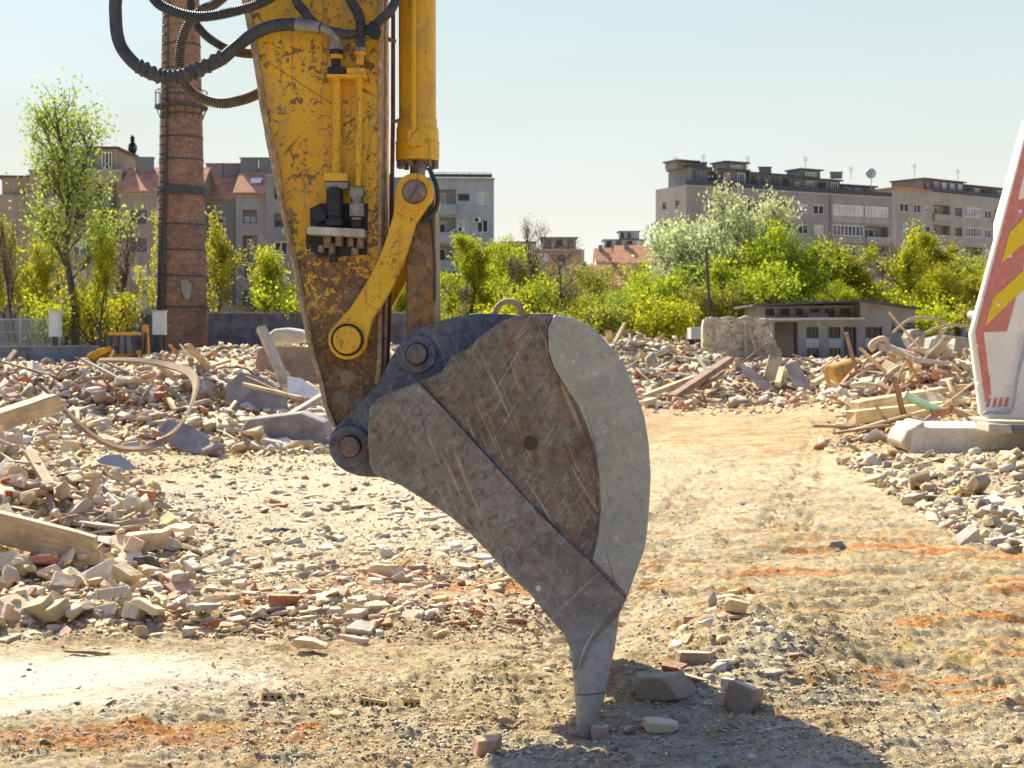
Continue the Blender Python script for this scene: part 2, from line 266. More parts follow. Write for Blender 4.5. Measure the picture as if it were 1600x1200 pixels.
def ground_mat():
    b = NB('ground_dust'); c = b.co(kind='Position'); s = b.sep(c)
    f = b.noise(.55, 7, .6, c); g = b.noise(3.2, 8, .68, c, .4); h = b.noise(22, 6, .7, c); fine = b.noise(130, 5, .7, c)
    cst = b.co((.55, 3.2, 1), 'Position'); st = b.noise(1.3, 8, .66, cst, .5)
    k = b.mix(b.ramp(f, (.35, 0), (.65, 1)), (.47, .355, .185), (.66, .53, .32))
    k = b.mix(b.ramp(g, (.42, 0), (.62, .75)), k, (.70, .60, .41))
    k = b.mix(b.ramp(g, (.33, .8), (.45, 0)), k, (.31, .215, .115))
    # wet/brown worked strip right of the bucket
    def blob(x0, y0, rx, ry, lo=.5, hi=1.1):
        dx = b.math('DIVIDE', b.math('SUBTRACT', s[0], x0), rx); dy = b.math('DIVIDE', b.math('SUBTRACT', s[1], y0), ry)
        d = b.math('ADD', b.math('MULTIPLY', dx, dx), b.math('MULTIPLY', dy, dy))
        d = b.math('ADD', d, b.math('MULTIPLY', b.math('SUBTRACT', g, .5), 2.6))
        return b.ramp(d, (lo, 1), (hi, 0))
    right = blob(2.7, 9.0, 1.9, 3.4); k = b.mix(b.math('MULTIPLY', right, .6), k, b.mix(b.ramp(b.noise(2.2, 8, .7, b.co((.8, 2.6, 1), 'Position'), .6), (.42, 0), (.58, 1)), (.36, .25, .11), (.62, .48, .26)))
    far = blob(4.2, 26, 3.4, 8.5); k = b.mix(b.math('MULTIPLY', far, .8), k, b.mix(b.ramp(b.noise(.9, 8, .7, b.co((.7, 1.6, 1), 'Position'), .8), (.42, 0), (.56, 1)), (.30, .205, .11), (.58, .43, .24)))
    pale = blob(-2.6, 6.7, 1.7, .75); k = b.mix(b.math('MULTIPLY', pale, .9), k, (.88, .80, .66))  # blown-out white area put into the ground colour as a pale patch
    pale2 = blob(-1.6, 14, 2.6, 4.2); k = b.mix(b.math('MULTIPLY', pale2, .6), k, (.76, .67, .50))
    # brick dust streaks
    brk = b.ramp(st, (.52, 0), (.62, 1))
    region = b.math('MAXIMUM', b.math('MAXIMUM', right, blob(-.6, 9.1, 1.2, .9)), blob(-1.7, 5.75, 1.5, .33))
    region = b.math('MAXIMUM', region, b.math('MULTIPLY', far, .5))
    k = b.mix(b.math('MULTIPLY', brk, b.math('ADD', .28, b.math('MULTIPLY', region, 1.4)), True), k, (.58, .23, .05))
    brk2 = b.ramp(b.noise(1.7, 7, .7, b.co((.9, 2.5, 1), 'Position', (0, 0, .3)), .8), (.55, 0), (.63, .85))
    k = b.mix(b.math('MULTIPLY', brk2, b.math('ADD', .2, b.math('MULTIPLY', region, .8)), True), k, (.66, .40, .09))
    red_ = b.math('MULTIPLY', b.math('MAXIMUM', blob(-1.75, 5.72, 1.35, .16, .3, 1.3), blob(-.35, 9.2, .75, .45, .3, 1.4)), b.ramp(b.noise(11, 6, .75, b.co((.5, 1.4, 1), 'Position'), .4), (.40, 0), (.56, 1)))
    k = b.mix(b.math('MULTIPLY', red_, .8), k, (.54, .21, .065))
    k = b.mix(b.ramp(h, (.54, 0), (.68, .7)), k, (.80, .71, .54)); k = b.mix(b.ramp(h, (.32, .7), (.44, 0)), k, (.30, .21, .13))
    k = b.mix(b.ramp(b.noise(9, 5, .6, c), (.66, 0), (.72, .6)), k, (.32, .32, .33))
    cc_ = b.co((.45, 1.3, 1), 'Position'); n1 = b.noise(15, 7, .72, cc_, .5); n2 = b.noise(38, 6, .7, cc_, .3); big = b.ramp(b.noise(1.5, 5, .6, c), (.36, .15), (.6, 1)); sm = b.math('SUBTRACT', 1, b.math('MULTIPLY', pale, .9))
    k = b.mix(b.math('MULTIPLY', b.math('MULTIPLY', b.ramp(n1, (.35, .9), (.43, 0)), big), sm), k, (.17, .105, .045)); k = b.mix(b.math('MULTIPLY', b.math('MULTIPLY', b.ramp(n2, (.34, .8), (.41, 0)), big), sm), k, (.20, .13, .06))  # pits of the bump noise coloured dark, crevice shade put into the colour
    k = b.mix(b.math('MULTIPLY', b.ramp(n1, (.58, 0), (.66, .7)), sm), k, (.74, .64, .47)); b.bump(n1, .9, .03)
    b.bump(g, .6, .10); b.bump(h, 1.0, .04); b.bump(fine, .8, .008)
    M['ground'] = b.fin(k, .97, 0, .2)
ground_mat()
def rubble_mat(name, obj):
    b = NB(name)
    base = b.n('ShaderNodeObjectInfo').outputs['Color'] if obj else b.n('ShaderNodeAttribute', attribute_name='tint').outputs['Color']
    c = b.co(kind='Position'); f = b.noise(9, 7, .68, c); g = b.noise(48, 5, .7, c)
    geo = b.n('ShaderNodeNewGeometry'); nz = b.sep(geo.outputs['Normal'])[2]
    dust = b.math('MULTIPLY', b.ramp(nz, (.3, 0), (.9, .5)), b.ramp(f, (.3, .3), (.6, 1)))
    k = b.mix(dust, base, (.68, .58, .42)); k = b.mix(b.ramp(f, (.33, .55), (.47, 0)), k, (.30, .23, .16))
    k = b.mix(b.ramp(g, (.55, 0), (.7, .4)), k, (.75, .66, .5))
    b.bump(f, .6, .03); b.bump(g, .5, .008); M[name] = b.fin(k, .95, 0, .2)
rubble_mat('chunk', True); rubble_mat('chunk_stuff', False)

# ------------------------------------------------------------------ mesh helpers
class MB:
    def __init__(s): s.v = []; s.f = []; s.mi = []; s.cur = 0; s.pc = []
    def add(s, vs, fs):
        o = len(s.v); s.pc.append((o, len(s.f))); s.v += [tuple(v) for v in vs]; s.f += [tuple(i + o for i in f) for f in fs]; s.mi += [s.cur] * len(fs); return s
    def box(s, c, d, rz=0, rx=0, ry=0, jit=0, M4=None):
        m = Matrix.Translation(c) @ (M4 if M4 is not None else (Matrix.Rotation(rz, 4, 'Z') @ Matrix.Rotation(ry, 4, 'Y') @ Matrix.Rotation(rx, 4, 'X')))
        vs = [m @ Vector((d[0] / 2 * x + random.uniform(-jit, jit), d[1] / 2 * y + random.uniform(-jit, jit), d[2] / 2 * z + random.uniform(-jit, jit))) for x in (-1, 1) for y in (-1, 1) for z in (-1, 1)]
        return s.add(vs, [(0, 1, 3, 2), (4, 6, 7, 5), (0, 4, 5, 1), (2, 3, 7, 6), (0, 2, 6, 4), (1, 5, 7, 3)])
    def bar(s, a, b, w, t, up=(0, 0, 1)):              # a box from a to b, width w, thickness t
        a = Vector(a); b = Vector(b); x = (b - a); L = x.length; x.normalize(); up = Vector(up)
        if abs(x.dot(up)) > .98: up = Vector((0, 1, 0))
        y = up.cross(x).normalized(); z = x.cross(y)
        m = Matrix((x, y, z)).transposed().to_4x4(); return s.box((a + b) / 2, (L, w, t), M4=m)
    def prism(s, pts, y0, y1):                          # polygon of (x,z) extruded from y0 to y1
        n = len(pts); a = sum(pts[i][0] * pts[(i + 1) % n][1] - pts[(i + 1) % n][0] * pts[i][1] for i in range(n))
        if a < 0: pts = pts[::-1]
        vs = [(x, y0, z) for x, z in pts] + [(x, y1, z) for x, z in pts]
        fs = [tuple(range(n)), tuple(range(2 * n - 1, n - 1, -1))] + [((i + 1) % n, i, i + n, (i + 1) % n + n) for i in range(n)]
        return s.add(vs, fs)
    def tube(s, pts, r, seg=10, smooth=0, caps=True):
        pts = [Vector(p) for p in pts]; rs = r if isinstance(r, (list, tuple)) else [r] * len(pts)
        if smooth: pts, rs = spline(pts, rs, smooth)
        n = len(pts); t = (pts[1] - pts[0]).normalized(); u = t.orthogonal().normalized(); o = len(s.v); vs = []
        for i, p in enumerate(pts):
            t2 = ((pts[i + 1] if i + 1 < n else p) - (pts[i - 1] if i else p)).normalized()
            u = (u - t2 * u.dot(t2)).normalized(); w_ = t2.cross(u)
            for k in range(seg):
                a = 2 * math.pi * k / seg; vs.append(p + (u * math.cos(a) + w_ * math.sin(a)) * rs[i])
        fs = [(i * seg + k, i * seg + (k + 1) % seg, (i + 1) * seg + (k + 1) % seg, (i + 1) * seg + k) for i in range(n - 1) for k in range(seg)]
        if caps: fs += [tuple(range(seg - 1, -1, -1)), tuple((n - 1) * seg + k for k in range(seg))]
        return s.add(vs, fs)
    def cyl(s, c, r, h, axis='Z', seg=28, r2=None):
        d = {'X': Vector((1, 0, 0)), 'Y': Vector((0, 1, 0)), 'Z': Vector((0, 0, 1))}[axis] if isinstance(axis, str) else Vector(axis).normalized()
        c = Vector(c); return s.tube([c - d * h / 2, c + d * h / 2], [r, r2 if r2 is not None else r], seg)
    def ring(s, c, r0, r1, h, seg=32):                  # annulus with axis Y
        vs = []; fs = []
        for k in range(seg):
            a = 2 * math.pi * k / seg; x, z = math.cos(a), math.sin(a)
            for rr, y in ((r0, -h / 2), (r1, -h / 2), (r1, h / 2), (r0, h / 2)): vs.append((c[0] + rr * x, c[1] + y, c[2] + rr * z))
        for k in range(seg):
            a, b = k * 4, ((k + 1) % seg) * 4
            for j in range(4): fs.append((a + j, a + (j + 1) % 4, b + (j + 1) % 4, b + j))
        return s.add(vs, fs)
def spline(pts, rs, k):
    out = []; ro = []; n = len(pts)
    for i in range(n - 1):
        p0 = pts[max(i - 1, 0)]; p1 = pts[i]; p2 = pts[i + 1]; p3 = pts[min(i + 2, n - 1)]
        for j in range(k):
            t = j / k; out.append(.5 * ((2 * p1) + (p2 - p0) * t + (2 * p0 - 5 * p1 + 4 * p2 - p3) * t * t + (3 * p1 - p0 - 3 * p2 + p3) * t ** 3)); ro.append(rs[i] * (1 - t) + rs[i + 1] * t)
    out.append(pts[-1]); ro.append(rs[-1]); return out, ro
def empty(name, loc, label, cat, group=None):
    o = bpy.data.objects.new(name, None); COL.objects.link(o); o.location = loc; o.empty_display_size = .2
    return tag(o, label, cat, group)
def tag(o, label=None, cat=None, group=None, kind=None):
    for k, v in (('label', label), ('category', cat), ('group', group), ('kind', kind)):
        if v: o[k] = v
    return o
def root_of(o):
    while o.parent: o = o.parent
    return o
def split(name, mb, *a, **k):                           # every added piece becomes an object of its own
    pc = mb.pc + [(len(mb.v), len(mb.f))]; out = []
    for (v0, f0), (v1, f1) in zip(pc, pc[1:]):
        m = MB(); m.v = mb.v[v0:v1]; m.f = [tuple(i - v0 for i in f) for f in mb.f[f0:f1]]; m.mi = mb.mi[f0:f1]; out.append(build(name, m, *a, **k))
    return out[0]
def build(name, mb, mats, parent=None, smooth=None, bevel=0, origin=None, label=None):
    """link MB as one mesh object; vertices are given in world space"""
    me = bpy.data.meshes.new(name)
    if parent is not None: org = Vector(root_of(parent).location)
    else:
        vs = mb.v; org = Vector(origin) if origin else Vector((sum(v[0] for v in vs) / len(vs), sum(v[1] for v in vs) / len(vs), min(v[2] for v in vs)))
    me.from_pydata([(v[0] - org[0], v[1] - org[1], v[2] - org[2]) for v in mb.v], [], mb.f)
    mats = mats if isinstance(mats, (list, tuple)) else [mats]
    for m in mats: me.materials.append(M[m])
    me.polygons.foreach_set('material_index', mb.mi)
    import bmesh
    bm = bmesh.new(); bm.from_mesh(me); bmesh.ops.recalc_face_normals(bm, faces=bm.faces); bm.to_mesh(me); bm.free()
    if smooth is not None:
        me.polygons.foreach_set('use_smooth', [True] * len(me.polygons)); me.set_sharp_from_angle(angle=R(smooth))
    o = bpy.data.objects.new(name, me); COL.objects.link(o)
    if parent is not None: o.parent = parent
    else: o.location = org
    if bevel:
        b = o.modifiers.new('edge', 'BEVEL'); b.width = bevel; b.segments = 2; b.limit_method = 'ANGLE'; b.angle_limit = R(40)
    if label: o['label'] = label
    return o

# ------------------------------------------------------------------ terrain
def _hash(i, j, s):
    n = (i.astype(np.int64) * 374761393 + j.astype(np.int64) * 668265263 + s * 144665) & 0x7fffffff
    n = ((n ^ (n >> 13)) * 1274126177) & 0x7fffffff
    return ((n ^ (n >> 16)) & 0xffff) / 65535.0
def vn(x, y, s=0):
    i = np.floor(x); j = np.floor(y); fx = x - i; fy = y - j; fx = fx * fx * (3 - 2 * fx); fy = fy * fy * (3 - 2 * fy)
    return ((_hash(i, j, s) * (1 - fx) + _hash(i + 1, j, s) * fx) * (1 - fy) + (_hash(i, j + 1, s) * (1 - fx) + _hash(i + 1, j + 1, s) * fx) * fy) - .5
HEAPS = [(-5.3, 11.6, 1.9, 2.5, .80, .8), (-5.6, 25, 3.6, 3.4, .74, .8), (-11, 27, 4.5, 4, .72, .8), (-17, 34, 6, 6, .45, 1),
         (9.0, 25.5, 3.0, 4.6, 1.15, 1), (7.4, 17.0, 2.3, 2.4, .10, .7), (5.4, 40, 3.6, 2.6, .50, .8), (10.5, 40, 3.6, 2.6, .58, .8),
         (5.0, 62, 4.2, 6, 1.35, 1), (15, 72, 7, 6, .15, .4), (-15, 76, 5.5, 5, .85, 1), (-6, 80, 6, 6, .8, 1), (-21.5, 82, 4.0, 7, -.9, 0), (24, 60, 7, 9, 1.6, 1),
         (1.25, 7.7, .42, .8, .15, 1.2), (.75, 6.7, .45, .35, .08, .8), (1.5, 6.9, .3, .4, .06, .5), (-.55, 8.4, .9, .45, .10, .8), (-.2, 6.9, .5, .4, .05, .5), (-1.9, 8.2, 1.1, .35, .06, .5), (-1.3, 6.6, .8, .5, .03, .3)]
def H0(X, Y):
    h = np.zeros_like(X)
    for cx, cy, rx, ry, hh, ro in HEAPS:
        h = h + hh * np.exp(-(((X - cx) / rx) ** 2 + ((Y - cy) / ry) ** 2) ** 1.15)
    return h
def HH(X, Y, fine=True):
    X = np.asarray(X, float); Y = np.asarray(Y, float); h = H0(X, Y); rough = np.zeros_like(X)
    for cx, cy, rx, ry, hh, ro in HEAPS:
        rough = np.maximum(rough, ro * min(1, abs(hh) * 1.3) * np.exp(-(((X - cx) / rx) ** 2 + ((Y - cy) / ry) ** 2) ** 1.5 * .8))
    fade = np.clip(1.6 - Y / 160, 0, 1)
    smoothz = 1 - .85 * np.exp(-(((X + 2.7) / 1.3) ** 2 + ((Y - 6.8) / .8) ** 2) ** 2)
    h = h + fade * (vn(X * .35, Y * .35, 1) * .06 + vn(X * 1.1, Y * 1.1, 2) * (.05 + .28 * rough) + vn(X * 2.7, Y * 2.7, 3) * (.02 * smoothz + .16 * rough))
    if fine:
        a = smoothz * np.clip(1.3 - Y / 60, .1, 1)
        h = h + a * (vn(X * 7, Y * 7, 4) * (.030 + .08 * rough) + np.abs(vn(X * 15, Y * 15, 5)) * (.046 + .05 * rough) + np.abs(vn(X * 33, Y * 33, 6)) * (.030 + .03 * rough) + vn(X * 70, Y * 70, 9) * .008)
        # dragged grooves on the right field
        gr = np.exp(-(((X - 3) / 2.4) ** 2 + ((Y - 9) / 4) ** 2) ** 2); h = h + gr * (vn(X * 1.6 + Y * .3, Y * 9 - X, 8) * .06 + vn(X * 3.6, Y * 16, 18) * .03)
        # machine track print
        for (x0, y0, sl) in ((.12, 6.8, .228), (2.3, 12.0, .25)):
            d = (X - x0 - (Y - y0) * sl); u = Y - y0
            m = np.clip((.26 - np.abs(d)) * 20, 0, 1) * np.clip((u + .4) * 2, 0, 1) * np.clip((14 - u), 0, 1)
            ph = (u / .11 + .5 * (np.floor((d + .3) / .13) % 2)) % 1.0
            h = h - m * (.012 + .030 * (ph < .34)) - m * .006 * (((d + .3) / .13) % 1 < .15)
    return h
def hz(x, y, fine=True): return float(HH(np.array([x]), np.array([y]), fine)[0])
def hit(px, py):
    """where rays through photo pixels meet the terrain"""
    px = np.asarray(px, float); py = np.asarray(py, float); Y = np.full(px.shape, 4.2); done = np.zeros(px.shape, bool); out = np.full(px.shape, np.nan)
    for y in np.geomspace(4.2, 130, 520):
        X = (px - CX) * y / F; z = CAMZ + (HOR - py) * y / F
        m = (~done) & (z <= H0(X, np.full_like(X, y)))
        out[m] = y; done |= m
    return (px - CX) * out / F, out
# the ground, one sheet in rings round the viewpoint, finest where it is seen close
rows = [1.0, 2.0, 3.0] + [CAMZ * F / (p - HOR) for p in np.arange(1440, 575, -1.45)] + list(np.geomspace(68, 3000, 60))
ang = list(np.linspace(-180, -34, 30)[:-1]) + list(np.linspace(-34, 34, 600)) + list(np.linspace(34, 180, 30)[1:])
A, RR = np.meshgrid(np.radians(np.array(ang)), np.array(rows)); GX = RR * np.tan(np.clip(A, R(-34), R(34))); GY = RR.copy()
out_ = np.abs(A) > R(34.01); GX[out_] = (RR * np.sin(A) / math.cos(R(34)))[out_]; GY[out_] = (RR * np.cos(A) / math.cos(R(34)))[out_]
GZ = HH(GX, GY); nr, nc = GX.shape
co = np.stack([GX, GY, GZ], -1).reshape(-1, 3)
co = np.vstack([co, [[0, 0, 0]]]); idx = np.arange(nr * nc).reshape(nr, nc)
q = np.stack([idx[:-1, :-1], idx[:-1, 1:], idx[1:, 1:], idx[1:, :-1]], -1).reshape(-1, 4)
def np_mesh(name, co, quads, mat, smooth=True):
    me = bpy.data.meshes.new(name); me.vertices.add(len(co)); me.vertices.foreach_set('co', co.astype(np.float32).ravel())
    k = quads.shape[1]; n = len(quads); me.loops.add(n * k); me.polygons.add(n)
    me.loops.foreach_set('vertex_index', quads.astype(np.int32).ravel()); me.polygons.foreach_set('loop_start', np.arange(0, n * k, k, dtype=np.int32))
    me.polygons.foreach_set('use_smooth', np.full(n, smooth)); me.materials.append(M[mat]); me.update(calc_edges=True); me.validate(); return me
gm = np_mesh('ground', co, q[:, ::-1], 'ground'); g = bpy.data.objects.new('ground', gm); COL.objects.link(g); tag(g, kind='structure')

# ------------------------------------------------------------------ the excavator: stick, links, cylinder, bucket
def XZ(pts, Y): return [(P(x, y, Y)[0], P(x, y, Y)[2]) for x, y in pts]
BN, BF = 5.77, 6.98                     # near and far side plate of the bucket
SIL = [(867,492),(897,497),(927,513),(953,540),(977,573),(993,610),(1007,650),(1014,693),(1017,743),(1015,787),(1012,825),(1008,857),(993,897),(980,934)]
LOW = [(893,1020),(880,990),(853,960),(827,927),(793,897),(763,863),(733,832),(703,807),(661,780),(627,759),(587,743),(578,727),(575,684),(577,638),(590,624),(618,610),(653,597)]
root = empty('excavator', (-.62, 6.4, 1.2), 'yellow and rust stained excavator arm with a worn steel bucket standing on its tooth', 'excavator')
bk = MB(); bk.prism(XZ([(653,597),(690,581),(707,555),(730,546),(750,526),(782,503),(822,490),(857,489)] + SIL + [(968,960),(940,990),(900,1030)] + LOW[:-1], BN), BN, BN + .03)
bucket = build('bucket', bk, 'bucket_rust', root, bevel=.006)
# far side plate and shell
OFF = .05
fp = MB(); pts = XZ([(653,597),(690,581),(750,526),(822,490),(857,489)] + SIL + [(968,960),(930,1000)] + LOW[:-1], BN); fp.prism([(x + OFF, z) for x, z in pts], BF - .03, BF)
build('side_plate', fp, 'bucket_rust', bucket, bevel=.004)
sh = MB(); prof = XZ([(905,1045),(945,985),(972,945)] + SIL[::-1] + [(857,490),(822,491),(782,504),(750,528),(730,548),(707,557),(690,583),(655,600),(600,627)], BN)
inner = XZ([(890,1035),(930,975),(955,935),(970,915),(985,890),(996,850),(1003,800),(1005,743),(1002,695),(994,653),(981,615),(965,580),(943,550),(920,527),(893,510),(862,504),(822,503),(788,516),(757,538),(735,560),(714,567),(698,592),(662,610),(606,637)], BN)
n = min(len(prof), len(inner)); vs = []
for k in range(len(prof)):
    j = min(len(inner) - 1, round(k * (len(inner) - 1) / (len(prof) - 1)))
    for (x, z) in (prof[k], inner[j]):
        vs.append((x, BN + .031, z)); vs.append((x + OFF, BF - .031, z))
fs = []
for k in range(len(prof) - 1):
    a, b = 4 * k, 4 * k + 4; fs += [(a, a + 1, b + 1, b), (a + 2, b + 2, b + 3, a + 3), (a, b, b + 2, a + 2), (a + 1, a + 3, b + 3, b + 1)]
fs += [(0, 2, 3, 1), (4 * len(prof) - 4, 4 * len(prof) - 3, 4 * len(prof) - 1, 4 * len(prof) - 2)]
sh.add(vs, fs); build('shell', sh, 'bucket_cutter', bucket, smooth=35)
dp = MB(); dp.prism(XZ(LOW[::-1][0:1] + [(700,645),(740,690),(782,736),(822,780),(870,829),(925,880),(977,934),(972,945),(955,960),(925,1000),(905,1040),(896,1050)] + LOW[:-1], BN - .02), BN - .024, BN - .0005)
build('side_cutter', dp, 'bucket_cutter', bucket, bevel=.008, label='worn diagonal side cutter plate')
cp = MB(); cp.prism(XZ([(975,927),(925,877),(935,837),(939,793),(936,743),(930,700),(917,667),(903,633),(883,603),(865,573),(857,547),(856,513),(864,495)] + SIL, BN - .015), BN - .018, BN - .0007)
build('wear_plate', cp, 'bucket_pale', bucket, bevel=.007, label='pale polished crescent wear plate')
# weld bead along the plates
wb = MB(); Yw = BN - .004
wb.tube([P(x, y, Yw) for x, y in [(656,594),(700,641),(740,686),(782,732),(822,776),(870,825),(923,876)]], .006, 6, 4)
wb.tube([P(x, y, Yw) for x, y in [(923,876),(933,837),(937,793),(934,743),(928,700),(915,667),(901,633),(881,604),(863,574),(855,547),(854,513),(862,494)]], .007, 6, 4)
wb.tube([P(x, y, Yw - .016) for x, y in [(925,877),(950,902),(975,929)]], .007, 6, 4)
build('weld_bead', wb, 'bucket_rust', bucket, smooth=60)
hb = MB(); hb.cyl(P(829,692,BN - .001), .031, .006, 'Y', 28); hb.cur = 0
build('drain_hole', hb, 'hole_brown', bucket)  # no recess cut; the hole's dark inside is coloured on this disc
hb = MB(); hb.ring(P(829,692,BN - .002), .030, .034, .008); build('hole_rim', hb, 'pin_steel', bucket)
hb = MB(); hb.cyl(P(841,919,BN - .026), .011, .006, 'Y', 16); build('bolt_hole', hb, 'plaster_sheet', bucket)
# lifting eye on the top
le = MB(); le.tube([P(x, y, 6.35) for x, y in [(774,496),(775,486),(781,476),(792,471),(804,473),(813,482),(818,496)]], .0135, 10, 4); build('lifting_eye', le, 'rust_edge', bucket, smooth=60)
# teeth: a tapered adapter and point per tooth
def tooth(Yc, dx):
    secs = [((893,1018),(969,962),.030),((894,1040),(962,1015),.048),((896,1060),(955,1045),.055),((898,1085),(948,1080),.052)]
    pt = [((898,1086),(949,1082),.057),((900,1110),(941,1105),.050),((901,1132),(934,1127),.036),((905,1152),(926,1152),.022),((911,1160),(920,1160),.010)]
    for nm, ss, par in (('adapter', secs, bucket), ('tooth', pt, bucket)):
        mb = MB(); vs = []; K = 16
        for (l, r, hw) in ss:
            a = Vector(P(l[0], l[1], BN)); b = Vector(P(r[0], r[1], BN)); c = (a + b) / 2; h = (b - a) / 2
            for k in range(K):
                t = 2 * math.pi * k / K; ct, st_ = math.cos(t), math.sin(t)
                ex = math.copysign(abs(ct) ** .7, ct); ey = math.copysign(abs(st_) ** .7, st_)
                vs.append((c.x + h.x * ex + dx, Yc + hw * ey, c.z + h.z * ex))
        nS = len(ss); fs = [(i * K + k, i * K + (k + 1) % K, (i + 1) * K + (k + 1) % K, (i + 1) * K + k) for i in range(nS - 1) for k in range(K)]
        fs += [tuple(range(K)), tuple((nS - 1) * K + k for k in range(K))[::-1]]
        mb.add(vs, fs); build(nm, mb, 'tooth_steel', par, smooth=50)
for k in range(5): tooth(BN + .035 + k * .285, OFF * k / 4)
ad = MB(); ad.tube([P(930,985,BN - .022), P(915,1010,BN - .034), P(903,1048,BN - .026)], [.004, .007, .004], 8, 3); build('weld_seam', ad, 'tooth_steel', bucket, smooth=60)
# ears of the bucket with pin bosses
EAR = [(535,658),(566,627),(595,592),(610,561),(624,538),(641,520),(664,509),(707,496),(745,490),(773,490),(830,494),(800,560),(700,640),(640,740),(590,746),(560,744),(541,737),(526,727),(516,711),(513,694),(518,676),(526,666)]
for Ye in (6.10, 6.66):
    e = MB(); e.prism(XZ(EAR, 6.10), Ye, Ye + .045); eo = build('hinge_ear', e, 'ear_steel', bucket, bevel=.004)
    b_ = MB(); s_ = -1 if Ye < 6.3 else 1
    for (x, y, r) in ((548,697,.088), (652,553,.083)):
        c = P(x, y, 6.10); b_.ring((c[0], Ye + .0225 + s_ * .033, c[2]), .046, r, .022)
    split('boss', b_, 'ear_steel', eo, smooth=40, bevel=.004)
for (x, y, r) in ((548,697,.044), (652,553,.044)):
    c = P(x, y, 6.10); p_ = MB(); p_.cyl((c[0], 6.40, c[2]), r, .69, 'Y', 32); build('pin', p_, 'pin_steel', bucket, smooth=40, bevel=.005)
# stick
AN, AF = 6.21, 6.60
LE = [(322,-300),(378,0),(383,24),(394,82),(402,130),(406,165),(415,210),(428,260),(437,322),(450,379),(461,431),(474,498),(487,561),(496,587),(506,635),(520,668)]
ARM = LE + [(530,715),(560,722),(575,690),(592,600),(596,560),(596,0),(596,-300)]
a_ = MB(); a_.prism(XZ([(x + 5, y) for x, y in LE] + ARM[len(LE):], AN), AN, AF)
stick = build('stick', a_, 'paint_arm', root, bevel=.006)
fl = MB()                                # edge flanges of the box section
for side in (0, 1):
    if side == 0: lo = LE; hi = [(x + 11 - i * .25, y) for i, (x, y) in enumerate(LE)]
    else: lo = [(591,-300),(591,0),(591,300),(590,560),(586,600)]; hi = [(597,-300),(597,0),(597,300),(597,560),(594,602)]
    fl.prism(XZ(lo, AN) + XZ(hi[::-1], AN), AN - .018, AN - .0005)
split('edge_flange', fl, 'rust_edge', stick, bevel=.004)
fl = MB(); fl.prism(XZ([(612,-300),(617,-300),(617,180),(613,420),(608,580),(604,580),(608,400),(611,180)], AN + .2), AN + .19, AN + .22); build('rear_rail', fl, 'rust_metal', stick)
fl = MB(); fl.tube([P(603,-200,6.25), P(603,150,6.25), P(602,260,6.25), P(604,430,6.25), P(601,575,6.25)], .008, 8, 3); build('grease_line', fl, 'rust_edge', stick, smooth=60)
fl = MB(); fl.prism(XZ([(402,130),(405,130),(412,175),(409,176)], 6.19), 6.18, 6.20); fl.prism(XZ([(414,208),(420,212),(491,556),(486,560)], 6.185), 6.165, 6.18); split('wear_strip', fl, 'rust_edge', stick)
# pin where the yellow link sits on the stick
def link_outline(c1, r1, c2, r2, w1, w2, bulge=0):
    a = Vector((c1[0], c1[1])); b = Vector((c2[0], c2[1])); d = (b - a).normalized(); nrm = Vector((-d.y, d.x)); pts = []
    a0 = math.atan2(d.y, d.x)
    for k in range(15):
        t = a0 + R(65) + R(230) * k / 14; pts.append((a.x + r1 * math.cos(t), a.y + r1 * math.sin(t)))
    m1 = a + d * r1 * 1.5; m2 = b - d * r2 * 1.5
    pts.extend(tuple(m1.lerp(m2, t) - nrm * (w1 + (w2 - w1) * t) + nrm * bulge * math.sin(math.pi * (t * .84 + .08))) for t in (0, .2, .4, .6, .8, 1))
    for k in range(15):
        t = a0 + math.pi + R(65) + R(230) * k / 14; pts.append((b.x + r2 * math.cos(t), b.y + r2 * math.sin(t)))
    pts.extend(tuple(m1.lerp(m2, t) + nrm * (w1 + (w2 - w1) * t) + nrm * bulge * math.sin(math.pi * (t * .84 + .08))) for t in (1, .8, .6, .4, .2, 0))
    return pts
for (y0, y1) in ((6.11, 6.17), (6.63, 6.69)):
    lk = MB(); lk.prism(XZ(link_outline((543,531), 31, (648,300), 30, 20, 19, 11), 6.11), y0, y1)
    side_link = build('side_link', lk, 'paint', root, bevel=.010)
    for (x, y, r0, r1, mt) in ((648,300,.052,.080,'paint_clean'), (543,531,.062,.070,'oil_black')):
        c = P(x, y, 6.11); b_ = MB(); b_.ring((c[0], (y0 - .007) if y0 < 6.3 else (y1 + .007), c[2]), r0, r1, .013); build('boss', b_, mt, side_link, smooth=40, bevel=.003)
c = P(648,300,6.11); p_ = MB(); p_.cyl((c[0], 6.40, c[2]), .050, .63, 'Y', 32); build('pin', p_, 'pin_steel', root, smooth=40, bevel=.006)
c = P(543,531,6.11); p_ = MB(); p_.cyl((c[0], 6.40, c[2]), .060, .63, 'Y', 32); build('pin', p_, 'paint', root, smooth=40, bevel=.006)
